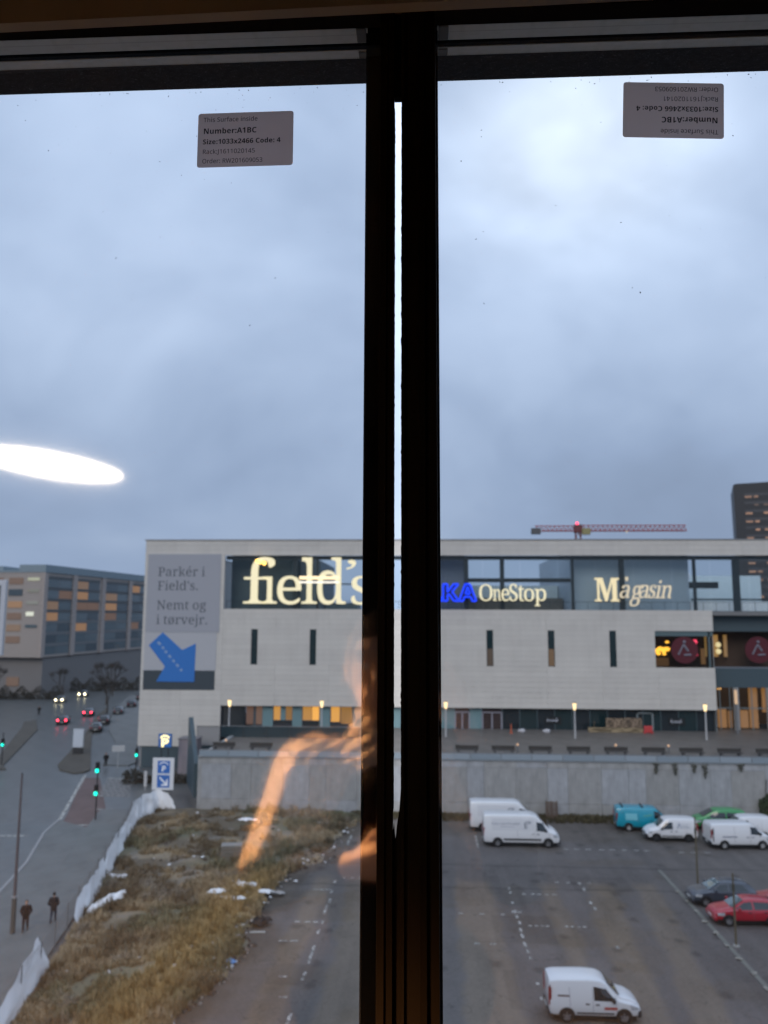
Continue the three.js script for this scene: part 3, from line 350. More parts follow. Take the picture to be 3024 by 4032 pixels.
// ---------------------------------------------------------------- plaza, long concrete wall, balustrades, benches
structure('plaza', uvM(box(-21.5, 60, 4.55, 4.95, -101.2, -77.6)), mat(0.15, 0.135, 0.12, 0.5, 0, { map: T_asphalt }), 'raised brownish plaza in front of the mall shops');
{
  const w = thing('retaining_wall', 'long grey concrete panel wall holding up the plaza', 'wall', [0, 0, 0]);
  const tones = [0.4, 0.42, 0.375, 0.44, 0.39].map((k, i) => mat(k * (i % 2 ? 0.97 : 1.0), k * 1.01, k * (i % 2 ? 1.06 : 1.0), 0.8, 0, { map: T_concrete }));
  let x = -21.5, q = 0; while (x < 52) { const wd = [2.9, 1.9, 3.1, 2.5, 1.6, 3.0][q++ % 6]; for (const [y0, y1] of [[0, 1.15], [1.15, 4.35], [4.35, 4.93]]) part(w, 'concrete_panel', uvM(box(x + 0.012, x + wd - 0.012, y0 + 0.008, y1 - 0.012, -77.6, -77.3 + rr(-0.02, 0.02))), tones[Math.floor(R() * 5)]); x += wd; }
  part(w, 'core', box(-21.4, 60, 0, 4.54, -78.2, -77.63), mat(0.12, 0.12, 0.12)); part(w, 'return_wall', uvM(box(-21.9, -21.5, 0, 5.1, -97, -77.4)), tones[0]);
  part(w, 'coping', uvM(box(-21.9, 60, 4.95, 5.06, -77.75, -77.2)), mat(0.2, 0.22, 0.23, 0.7));
  for (let k = 0; k < 26; k++) part(w, 'parapet_panel', rbox(-21.85 + k * 2.9, -21.85 + k * 2.9 + 2.84, 5.06, 5.54, -77.6, -77.48, 0.02), mat(0.27 + 0.03 * (k % 3), 0.325 + 0.03 * (k % 3), 0.365 + 0.03 * (k % 3), 0.35, 0.2));
  part(w, 'parapet_rail', bar([-21.9, 5.6, -77.54], [55, 5.6, -77.54], 0.04, 8), steelGrey);
}
{ const g = thing('ramp_balustrade', 'dark glass balustrade round the ramp on the plaza', 'balustrade'); for (let k = 0; k < 6; k++) part(g, 'glass_panel', box(-23 + k * 2.6, -23 + k * 2.6 + 2.55, 4.95, 6.1, -90.06, -90), phys(0.03, 0.05, 0.06, 0.2, {})); part(g, 'handrail', bar([-23, 6.15, -90.03], [-7.4, 6.15, -90.03], 0.04), steelGrey); part(g, 'post', Array.from({ length: 7 }, (_, k) => box(-23.05 + k * 2.6, -22.98 + k * 2.6, 4.95, 6.15, -90.1, -89.96)), steelDark);
  const s = new THREE.Shape([[0, 0], [0, 6.6], [0.9, 6.7], [8.4, 3.2], [8.4, 0]].map((p) => new THREE.Vector2(...p))); const f = solo('ramp_wall', 'dark sloping side wall of the ramp beside the parking sign', 'wall', new THREE.ExtrudeGeometry(s, { depth: 0.4, bevelEnabled: false }), slate, [-25.1, 1.0, -86]); f.rotation.y = -1.2; }
{
  const proto = thing('plaza_bench', 'low dark bench', 'bench', [0, 4.95, -81.0], 0, 'low dark benches along the plaza edge'); part(proto, 'seat', Array.from({ length: 4 }, (_, k) => rbox(-1.15, 1.15, 0.4, 0.46, -0.32 + k * 0.165, -0.32 + k * 0.165 + 0.15, 0.01)), mat(0.055, 0.05, 0.045, 0.7)); for (const s of [-0.85, 0.85]) part(proto, 'leg', box(s - 0.1, s + 0.1, 0, 0.4, -0.3, 0.3), mat(0.1, 0.1, 0.1, 0.8)); part(proto, 'backrest', rbox(-1.15, 1.15, 0.46, 0.8, -0.36, -0.31, 0.01), mat(0.05, 0.046, 0.042, 0.7));
  const xs = [-20.4, -16.6, 0.4, 4.1, 7.7, 11.35, 15.1, 18.75, 22.4, 26.05, 29.7, 33.4], nearTo = ['first bench from the left end of the plaza', 'second bench from the left end of the plaza', 'bench just right of the window post', 'bench above the two parked delivery vans, left one', 'bench above the white vans, in line with their roofs', 'bench just right above the delivery vans', 'bench below the second glowing plaza lamp', 'bench left of the one above the turquoise van', 'bench above the turquoise van', 'bench above the small white van facing left', 'bench above the green car', 'bench at the right edge of the picture'];
  xs.forEach((x, i) => { let o = proto; if (i) { o = proto.clone(); o.name = numbered('plaza_bench'); scene.add(o); } o.position.x = x; o.userData.label = 'low dark ' + nearTo[i]; });
  // lamps on the plaza
  const lampX = [[-22.58, -92], [-11.88, -92], [2.29, -92], [16.77, -92], [31.22, -92]], lab = ['leftmost', 'before the orange shop windows', 'just right of the window post', 'beside the white shop lettering, fourth from the left,', 'at the dark shopfront, rightmost'];
  lampX.forEach(([x, z], i) => { const L = thing('plaza_lamp', `thin plaza lamp post with glowing head, ${lab[i]}`.replace(/,$/, ''), 'street lamp', [x, 4.95, z], 0, 'glowing lamp posts on the plaza'); part(L, 'pole', new THREE.CylinderGeometry(0.07, 0.1, 3.1, 10).translate(0, 1.55, 0), mat(0.5, 0.5, 0.5, 0.5)); part(L, 'lamp_head', new THREE.CylinderGeometry(0.22, 0.12, 0.72, 12).translate(0, 3.48, 0), glow(1, 0.66, 0.28, 2.8, 0.3)); part(L, 'cap', new THREE.CylinderGeometry(0.1, 0.24, 0.1, 12).translate(0, 3.9, 0), steelGrey); const p = new THREE.PointLight(0xffb060, 3.5); p.position.set(x, 8.45, z); p.castShadow = true; p.shadow.radius = 8; scene.add(p); });
  const tall = thing('plaza_lamp', 'taller amber glowing lamp column by the glazed entrance', 'street lamp', [36.6, 4.95, -97.2]); part(tall, 'pole', new THREE.CylinderGeometry(0.1, 0.13, 3.4, 10).translate(0, 1.7, 0), steelGrey); part(tall, 'lamp_head', new THREE.CylinderGeometry(0.17, 0.17, 1.6, 10).translate(0, 4.2, 0), glow(1, 0.55, 0.2, 0.8, 0.3));
  // small bollard lights, posters, boards, cone, planters
  [[9.2, -82], [19.0, -82.4], [24.2, -82.4], [-20.5, -82.5]].forEach(([x, z], i) => { const o = thing('bollard_light', `small bollard with a warm light on the plaza, ${['above the delivery vans', 'left of the turquoise van', 'above the small white van', 'at the left end of the plaza'][i]}`, 'bollard', [x, 4.95, z], 0, 'bollard lights on the plaza'); part(o, 'post', new THREE.CylinderGeometry(0.07, 0.08, 0.7, 8).translate(0, 0.35, 0), steelGrey); part(o, 'light', new THREE.SphereGeometry(0.12, 8, 6).translate(0, 0.8, 0), glow(1, 0.6, 0.35, 1.1)); });
  const brd = thing('hoarding', 'brown plywood hoarding with a pale lower board on the plaza', 'hoarding', [0, 4.95, -97.0]); [[19.2, 25.6, 0, 0.55, [0.36, 0.28, 0.17]], [21.3, 23.4, 0.56, 1.65, [0.3, 0.22, 0.15]], [23.45, 25.5, 0.56, 1.7, [0.27, 0.2, 0.14]]].forEach(([a, b, lo, hi, c]) => part(brd, 'board', box(a, b, lo, hi, 0, 0.1), mat(...c, 0.9, 0, { map: T_worn }))); part(brd, 'strut', [20, 22.4, 24.6].map((x) => bar([x, 0, -0.8], [x, 1.2, -0.02], 0.05, 5)), mat(0.2, 0.15, 0.1));
  solo('barrier', 'red plastic barrier at the end of the plywood hoarding', 'barrier', [rbox(-0.5, 0.5, 0.05, 0.85, -0.12, 0.12, 0.08, 2), rbox(-0.55, -0.35, 0, 0.12, -0.3, 0.3, 0.03), rbox(0.35, 0.55, 0, 0.12, -0.3, 0.3, 0.03)], mat(0.5, 0.05, 0.05, 0.6), [26.1, 4.95, -96.6]);
  solo('traffic_cone', 'slim orange marker post by the shop doors', 'cone', [new THREE.CylinderGeometry(0.04, 0.1, 1.0, 10).translate(0, 0.55, 0), box(-0.18, 0.18, 0, 0.06, -0.18, 0.18)], mat(0.55, 0.12, 0.05, 0.7), [10.0, 4.95, -95.5]);
  [[11.3, 'left'], [14.2, 'right']].forEach(([x, s]) => solo('plaza_sack', `pale low sack on the plaza under the dark shopfront, the ${s} one`, 'sack', isoMesh((a, b, c) => Math.hypot(a / 1.5, b * 1.2, c) - 0.3 - 0.04 * Math.sin(a * 9 + c * 7), [-0.7, -0.4, -0.5], [0.7, 0.4, 0.5], 0.09), mat(0.5, 0.5, 0.52, 0.8), [x, 5.15, -96]));
  const scrawl = (x, w, i) => { const cv = document.createElement('canvas'); cv.width = 256; cv.height = 96; const c = cv.getContext('2d'); c.fillStyle = 'rgb(14,22,26)'; c.fillRect(0, 0, 256, 96); c.fillStyle = 'rgb(214,218,228)'; c.save(); c.transform(1, 0, -0.25, 1, 16, 0); strokes(c, 22, 66, 190, 42, 11); c.restore(); const t = new THREE.CanvasTexture(cv); t.colorSpace = THREE.SRGBColorSpace; const s = thing('shop_sign', `small white script lettering on the dark shopfront, ${i ? 'right of the plywood hoarding' : 'left of the fourth plaza lamp'}`, 'sign', [x, 6.05, -98.6]); part(s, 'board', box(-w / 2, w / 2, -0.42, 0.42, -0.05, 0), black); part(s, 'lettering', new THREE.PlaneGeometry(w, 0.78).translate(0, 0, 0.004), mat(1, 1, 1, 0.7, 0, { map: t })); };
  scrawl(15.4, 1.9, 0); scrawl(30.1, 1.9, 1);
}

// ---------------------------------------------------------------- far buildings and crane
{
  const o = thing('office_block', 'brownish office block with lit windows at the end of the street', 'building', [-88.8, 0, -180], -0.096), brown = mat(0.35, 0.31, 0.28, 0.9), pilaster = mat(0.38, 0.33, 0.3, 0.9), roofGrey = mat(0.22, 0.28, 0.31, 0.7), tealGlass = [phys(0.105, 0.14, 0.155, 0.2, {}), phys(0.13, 0.165, 0.18, 0.2, {}), phys(0.075, 0.1, 0.115, 0.2, {})];  // office colours lightened, distance haze painted into them
  part(o, 'wall', [box(-40, 0, 8.6, 28.3, -56, -0.2)], brown); part(o, 'roof_storey', [box(-6.4, 0.3, 28.3, 30.1, -56, -0.1), box(-40, -6.4, 28.3, 28.8, -56, -0.1)], roofGrey); part(o, 'ground_floor', box(-39, -0.3, 0, 8.4, -55, -1.9), mat(0.2, 0.19, 0.185));
  const lit = [glow(1, 0.48, 0.15, 0.34, 0.1), glow(1, 0.55, 0.25, 0.22, 0.1), glow(0.9, 0.42, 0.16, 0.16, 0.1), glow(0.95, 0.95, 0.65, 0.55, 0.1)];
  // side face towards the street: bays of bands between pilasters
  const bays = [[1, 12.5], [14.6, 26.1], [29.6, 42.4], [44.5, 55]];
  for (const s of [13.5, 28, 43.4, 55.6, 0.4]) part(o, 'pilaster', box(-0.2, 0.35, 8.6, 28.2, -s - 1, -s + 1 - (s < 1 ? 0.5 : 0)), pilaster);
  bays.forEach(([a, b], bi) => { for (let k = 0; k < 7; k++) { const y0 = 9.2 + k * 2.62; for (let q = 0; q < 2; q++) { const z0 = lerp(a, b, q / 2), z1 = lerp(a, b, (q + 1) / 2) - 0.15, on = [[4, 0, 0], [3, 0, 0], [5, 0, 1], [5, 1, 0], [4, 1, 0], [6, 1, 0], [2, 1, 0], [4, 2, 0], [3, 2, 0], [5, 2, 0], [6, 3, 0], [2, 3, 0]].find((e) => e[0] === k && e[1] === bi && (e[2] === q || (e[1] === 1 && k === 4))); const w = part(o, 'window', box(-0.18, 0.04, y0, y0 + 1.9, -z1, -z0), on ? lit[(k + bi) % 3] : tealGlass[(k * 2 + q + bi) % 3]); } part(o, 'floor_band', box(-0.18, 0.1, y0 + 1.92, y0 + 2.58, -b, -a), k < 3 ? mat(0.17, 0.18, 0.185, 0.7) : mat(0.1, 0.11, 0.115, 0.7)); } });
  // front face
  [26.3, 23.6, 20.8, 18.1, 15.4, 12.7, 10.0].forEach((y, k) => { if (k < 6) { part(o, 'window', box(-8.8, -5.3, y - 0.75, y + 0.75, -0.2, -0.05), [lit[2], tealGlass[2], lit[0], lit[2], lit[1], lit[2]][k]); part(o, 'window', box(-13.8, -10.3, y - 0.75, y + 0.75, -0.2, -0.05), [lit[2], lit[0], tealGlass[2], lit[1], tealGlass[0], lit[2]][k]); } if (k < 5) part(o, 'window', box(-4.1, -1.2 - (k === 3 ? 1 : 0), y + 0.05, y + (k === 3 ? 1.0 : 0.75), -0.2, -0.05), [lit[3], glow(0.9, 0.9, 0.7, 0.2, 0.1), glow(0.9, 0.9, 0.75, 0.25, 0.1), glow(1, 1, 0.8, 1.0, 0.1), tealGlass[0]][k]); });
  const shopfront = [[-30, -26], [-20, -15], [-9, -6]]; shopfront.forEach(([a, b], i) => part(o, 'shop_window', box(a, b, 2, 4, -1.9, -1.7), i === 2 ? lit[2] : tealGlass[2]));
  const b2 = thing('office_block', 'paler low block at the far left edge behind the pylon', 'building', [-150, 0, -215]); part(b2, 'wall', box(-30, 34, 0, 29, -30, 0), mat(0.3, 0.26, 0.23, 0.9)); part(b2, 'roof_storey', box(-28, 31, 29, 32, -28, -2), roofGrey); for (let k = 0; k < 7; k++) for (let q = 0; q < 6; q++) part(b2, 'window', box(6 + q * 4.6, 9 + q * 4.6, 8 + k * 2.9, 9.8 + k * 2.9, -0.05, 0.08), (k * 5 + q * 3) % 4 === 0 ? lit[1] : tealGlass[(k + q) % 3]);
  const py = thing('banner_pylon', 'tall pale framed banner on a mast at the left edge', 'pylon', [-65.6, 0, -120]); part(py, 'mast', new THREE.CylinderGeometry(0.18, 0.25, 13, 10).translate(-2.4, 6.5, 0), steelGrey); part(py, 'frame', rbox(-5.8, 0.6, 12.2, 23.8, -0.3, 0.3, 0.1), mat(0.5, 0.51, 0.54, 0.6)); part(py, 'stripe', box(-0.7, -0.2, 12.8, 23.0, 0.3, 0.34), mat(0.12, 0.13, 0.15, 0.6));
  const tw = thing('tower_block', 'dark tower with lit floor bands behind the mall roof', 'building', [135.4, 0, -350], -0.33); const tdark = mat(0.022, 0.026, 0.032, 0.5); { const s = new THREE.Shape([[0.8, 0], [0, 76], [1.0, 76.6], [40, 77], [40, 0]].map((p) => new THREE.Vector2(...p))); part(tw, 'wall', new THREE.ExtrudeGeometry(s, { depth: 30, bevelEnabled: false }).translate(0, 0, -30), tdark); }
  for (let k = 0; k < 14; k++) { const y = 72.2 - k * 3.62, row = part(tw, 'floor_band', box(4.3, 38, y - 1.2, y - 0.1, 0, 0.12), mat(0.05, 0.055, 0.065, 0.4)); for (let q = 0; q < 9; q++) if ((k * 7 + q * 5) % 3 !== 1) part(row, 'lit_window', box(4.5 + q * 3.6, 7.2 + q * 3.6 - (q % 2), y - 2.0, y - 1.25, 0.0, 0.14), glow(1, 0.5, 0.28, (k === 1 ? 0.15 : 0.6) * (0.6 + 0.5 * R()), 0.08)); }
  const cr = thing('tower_crane', 'red tower crane with its jib above the mall roof', 'crane', [44.3, 0, -230]), cred = mat(0.36, 0.075, 0.085, 0.6), lat = [], lat2 = [], mst = [];
  const beam = (list, x0, x1, y0, y1, n) => { for (const z of [-0.7, 0.7]) { list.push(bar([x0, y0, z], [x1, y0, z], 0.13, 5)); } list.push(bar([x0, y1, 0], [x1, y1, 0], 0.14, 5)); for (let k = 0; k < n; k++) { const a = lerp(x0, x1, k / n), b = lerp(x0, x1, (k + 0.5) / n), c = lerp(x0, x1, (k + 1) / n); for (const z of [-0.7, 0.7]) { list.push(bar([a, y0, z], [b, y1, 0], 0.07, 4), bar([b, y1, 0], [c, y0, z], 0.07, 4)); } list.push(bar([a, y0, -0.7], [c, y0, 0.7], 0.06, 4)); } };
  beam(lat, 1.0, 30.8, 43.1, 44.75, 22); beam(lat2, -12.4, -1.0, 43.1, 44.6, 9); part(cr, 'jib', lat, cred); part(cr, 'counter_jib', lat2, cred); part(cr, 'counterweight', rbox(-13.4, -10.8, 42.2, 43.9, -1, 1, 0.1), mat(0.12, 0.12, 0.12, 0.9));
  for (const [x, z] of [[-0.7, -0.7], [0.7, -0.7], [0.7, 0.7], [-0.7, 0.7]]) mst.push(bar([x, 0, z], [x, 43, z], 0.13, 4)); for (let k = 0; k < 26; k++) { const y = k * 1.65; mst.push(bar([-0.7, y, 0.7], [0.7, y + 1.65, 0.7], 0.07, 4), bar([0.7, y, 0.7], [-0.7, y + 1.65, 0.7], 0.07, 4), bar([-0.7, y, -0.7], [-0.7, y + 1.65, 0.7], 0.07, 4), bar([0.7, y, 0.7], [0.7, y + 1.65, -0.7], 0.07, 4)); } part(cr, 'mast', mst, mat(0.27, 0.1, 0.1, 0.7)); part(cr, 'cab', rbox(0.9, 3.2, 41.9, 43.7, 0.5, 2.0, 0.1), mat(0.3, 0.27, 0.12, 0.6)); part(cr, 'slewing_ring', rbox(-1.1, 1.1, 42.6, 44.9, -1, 1, 0.1), mat(0.16, 0.05, 0.05, 0.7)); part(cr, 'warning_light', new THREE.SphereGeometry(0.42, 10, 8).translate(-0.2, 45.3, 0), glow(1, 0.05, 0.1, 6)); part(cr, 'trolley_light', new THREE.SphereGeometry(0.28, 8, 6).translate(13.8, 42.9, 0.5), glow(1, 0.75, 0.4, 1.2));
}
// ---------------------------------------------------------------- bare trees and hedges down the street
{
  const bark = mat(0.08, 0.07, 0.062, 1), twig = mat(0.09, 0.08, 0.072, 1);  // bark and twigs paled to carry the street haze
  const tree = (x, z, h, label, seed) => {
    const t = thing('bare_tree', label, 'tree', [x, 0, z], 0, 'bare street trees by the office block'), Q = mulberry(seed), limbs = [], tw = [], p = (a, b) => a + (b - a) * Q();
    const grow = (o, d, l, r, n) => { const e = o.clone().addScaledVector(d, l); limbs.push(bar(o.toArray(), e.toArray(), r, n > 3 ? 7 : 4, r * 0.68)); if (n === 0) { for (let k = 0; k < 9; k++) { const a = o.clone().lerp(e, Q()), q = d.clone().add(new THREE.Vector3(p(-1, 1), p(-0.5, 1), p(-1, 1))).normalize(); tw.push(bar(a.toArray(), a.clone().addScaledVector(q, p(0.4, 1.0)).toArray(), 0.022, 3, 0.01)); } return; } const c = n > 3 ? 3 : 2 + (Q() > 0.4 ? 1 : 0); for (let k = 0; k < c; k++) { const q = d.clone().multiplyScalar(1.1).add(new THREE.Vector3(p(-0.8, 0.8), p(0, 0.5), p(-0.8, 0.8))).normalize(); grow(e, q, l * p(0.62, 0.85), r * 0.62, n - 1); } };
    grow(new THREE.Vector3(0, 0, 0), new THREE.Vector3(p(-0.05, 0.05), 1, p(-0.05, 0.05)).normalize(), h * 0.28, h * 0.02, 4);
    part(t, 'trunk', limbs, bark); part(t, 'crown', tw, twig);
  };
  tree(-66.5, -165, 10, 'tallest bare tree against the brown office block', 5); tree(-78, -170, 8, 'bare tree left of the oncoming headlights', 9); tree(-92, -168, 8.5, 'bare tree under the front of the brown office block', 13); tree(-60.2, -150, 8, 'bare tree close beside the mall corner', 21); tree(-100, -160, 7, 'bare tree at the far left edge', 25); tree(-72, -182, 9, 'bare tree behind the headlights', 33);
  const hedge = (x, z, l, h, ry, label) => { const g = [], Q = mulberry(Math.round(x * 7 - z)); for (let k = 0; k < l * 150; k++) { const t = Q() * l - l / 2, y = Q() * h, w = (Q() - 0.5) * 1.6; const a = new THREE.TetrahedronGeometry(0.1 + 0.16 * Q()); a.rotateX(Q() * 6).rotateY(Q() * 6); a.scale(1, 0.55, 1); a.translate(t, y * (0.75 + 0.25 * Math.sin(t * 1.7)), w * (1 - 0.4 * y / h)); g.push(a); } const o = thing('hedge', label, 'hedge', [x, 0, z], ry); part(o, 'foliage', g, mat(0.07, 0.066, 0.056, 1)); part(o, 'stem', Array.from({ length: Math.round(l / 1.5) }, (_, k) => bar([k * 1.5 - l / 2 + 0.4, 0, 0], [k * 1.5 - l / 2 + 0.5, h * 0.7, 0.1], 0.05, 4)), bark); };  // foliage colour lightened with haze mixed in
  hedge(-97, -172, 34, 3.0, 0.1, 'long dark hedge in front of the office block'); hedge(-72, -196, 30, 3.4, 0.35, 'dark hedge at the end of the street'); hedge(-29.9, -89.5, 7.5, 1.5, 0.1, 'low dark hedge under the glowing parking sign');
}
// ---------------------------------------------------------------- parking signs, traffic signals, masts
{
  const cv = (w, h, draw) => { const c = document.createElement('canvas'); c.width = w; c.height = h; draw(c.getContext('2d')); const t = new THREE.CanvasTexture(c); t.colorSpace = THREE.SRGBColorSpace; return t; };
  const lit = thing('parking_sign', 'glowing yellow and blue parking sign below the blue arrow banner', 'sign', [-29.94, 0, -92]);
  part(lit, 'post', [bar([-0.4, 0, 0], [-0.4, 3.4, 0], 0.06), bar([0.4, 0, 0], [0.4, 3.4, 0], 0.06)], steelDark); part(lit, 'casing', rbox(-0.78, 0.78, 3.4, 4.94, -0.12, 0.1, 0.05), mat(0.02, 0.1, 0.3, 0.5)); part(lit, 'sign_face', new THREE.PlaneGeometry(1.36, 1.4).translate(0.02, 4.17, 0.105), glow(0.0, 0.16, 0.6, 0.8));
  const P = glow(1, 0.75, 0.25, 3.2, 0.4); part(lit, 'sign_letter', letterGeo(sansBold, 'P', [-0.38, 0.42, 3.48, 4.42], 0.03).translate(0, 0, 0.108), P); part(lit, 'sign_arc', [0, 1, 2, 3, 4].map((k) => bar([-0.5 + k * 0.2, 4.5 + 0.24 * Math.sin(k / 5 * Math.PI), 0.13], [-0.5 + (k + 1) * 0.2, 4.5 + 0.24 * Math.sin((k + 1) / 5 * Math.PI), 0.13], 0.09, 6)), P);
  const s = thing('parking_sign', 'white board with two blue squares, a P and an arrow, behind the tarp', 'sign', [-25.8, 0, -79]);
  part(s, 'post', [bar([-0.8, 0, 0], [-0.8, 1.5, 0], 0.06), bar([0.8, 0, 0], [0.8, 1.5, 0], 0.06)], steelGrey); part(s, 'board', rbox(-1.07, 1.07, 1.47, 4.53, -0.08, 0, 0.03), whitePaint);
  const blue = 'rgb(52,110,186)'; part(s, 'parking_symbol', new THREE.PlaneGeometry(1.25, 1.2).translate(0.05, 3.65, 0.004), mat(1, 1, 1, 0.6, 0, { map: cv(200, 200, (c) => { c.fillStyle = blue; c.fillRect(0, 0, 200, 200); c.fillStyle = 'white'; c.font = 'bold 130px sans-serif'; c.fillText('P', 60, 172); c.strokeStyle = 'white'; c.lineWidth = 16; c.beginPath(); c.arc(100, 110, 84, Math.PI * 1.2, Math.PI * 1.8); c.stroke(); }) })); part(s, 'arrow_symbol', new THREE.PlaneGeometry(1.25, 1.2).translate(0.05, 2.3, 0.004), mat(1, 1, 1, 0.6, 0, { map: cv(200, 200, (c) => { c.fillStyle = blue; c.fillRect(0, 0, 200, 200); c.strokeStyle = 'white'; c.lineWidth = 24; c.beginPath(); c.moveTo(40, 40); c.lineTo(150, 150); c.moveTo(158, 70); c.lineTo(158, 158); c.lineTo(70, 158); c.stroke(); }) }));
  const signal = (pos, heads, label, mastH) => { const t = thing('traffic_light', label, 'traffic light', pos, 0, 'traffic signals'); part(t, 'mast', new THREE.CylinderGeometry(0.06, 0.075, mastH, 10).translate(0, mastH / 2, 0), steelDark); heads.forEach(([x, y]) => { const h = part(t, 'signal_head', rbox(x - 0.17, x + 0.17, y - 0.2, y + 0.75, -0.12, 0.12, 0.04), black); part(h, 'green_light', new THREE.SphereGeometry(0.17, 14, 10).scale(1, 1, 0.5).translate(x, y, 0.15), glow(0.0, 1, 0.66, 4)); part(h, 'visor', [0, 0.28, 0.56].map((d) => new THREE.CylinderGeometry(0.15, 0.15, 0.14, 10, 1, true, -1.6, 3.2).rotateX(-Math.PI / 2).translate(x, y + d, 0.17)), black); }); return t; };
  signal([-29.9, 0.0, -73], [[-0.02, 4.4], [-0.05, 2.4]], 'black signal mast with two green lights in the foreground', 5.1); signal([-34.3, 0, -95], [[0.0, 2.0]], 'green traffic light beside the mall corner', 3.2); signal([-52.3, 0.14, -98], [[0.0, 2.35]], 'green traffic light at the left edge on the verge', 3.8);
  solo('street_sign', 'pale rectangular street sign beside the mall corner', 'sign', [new THREE.CylinderGeometry(0.04, 0.04, 2.4, 8).translate(0, 1.2, 0), rbox(-0.75, 0.75, 2.0, 2.75, -0.03, 0.03, 0.02)], mat(0.45, 0.46, 0.46, 0.6), [-37.3, 0, -97], 0.3);
  solo('street_sign', 'slim white marker post beside the crosswalk', 'sign', [new THREE.CylinderGeometry(0.05, 0.05, 0.5, 8).translate(0, 0.25, 0), rbox(-0.16, 0.16, 0.4, 2.0, -0.05, 0.05, 0.03)], mat(0.55, 0.55, 0.55, 0.6), [-29.8, 0, -85.5]);
  const mast = thing('lamp_mast', 'tall thin brown street mast beside the two walkers', 'street lamp', [-24.05, 0.07, -47.5]); part(mast, 'pole', new THREE.CylinderGeometry(0.055, 0.11, 9.0, 12).translate(0, 4.5, 0), mat(0.13, 0.105, 0.105, 0.6)); part(mast, 'base_sleeve', new THREE.CylinderGeometry(0.14, 0.15, 2.0, 12).translate(0, 1.0, 0), mat(0.1, 0.09, 0.08, 0.7)); part(mast, 'collar', new THREE.CylinderGeometry(0.16, 0.16, 0.12, 12).translate(0, 2.05, 0), mat(0.3, 0.3, 0.3, 0.5)); part(mast, 'cap', new THREE.SphereGeometry(0.06, 8, 6).translate(0, 9.0, 0), steelDark);
  const ad = thing('advertising_stand', 'white lit advertising stand on the traffic island', 'billboard', [-46.3, 0.14, -106.1]); part(ad, 'panel', rbox(-0.72, 0.72, 0.8, 3.2, -0.12, 0.12, 0.04), mat(0.5, 0.54, 0.58, 0.5)); part(ad, 'plinth', rbox(-0.66, 0.66, 0, 0.8, -0.15, 0.15, 0.03), steelDark); part(ad, 'poster', new THREE.PlaneGeometry(1.2, 2.1).translate(0, 2.0, 0.125), mat(0.55, 0.6, 0.66, 0.4));
  const kiosk = thing('utility_cabinet', 'pinkish grey cabinet beside the dark ramp wall', 'cabinet', [-27.9, 0, -95]); part(kiosk, 'body', rbox(-1.1, 1.1, 0, 4.0, -1, 1, 0.05), mat(0.27, 0.24, 0.26, 0.8)); part(kiosk, 'door', rbox(-0.6, 0.6, 0.1, 2.2, 1.0, 1.03, 0.01), mat(0.23, 0.21, 0.23, 0.7)); part(kiosk, 'roof', rbox(-1.2, 1.2, 4.0, 4.12, -1.1, 1.1, 0.03), mat(0.2, 0.19, 0.2, 0.7));
}
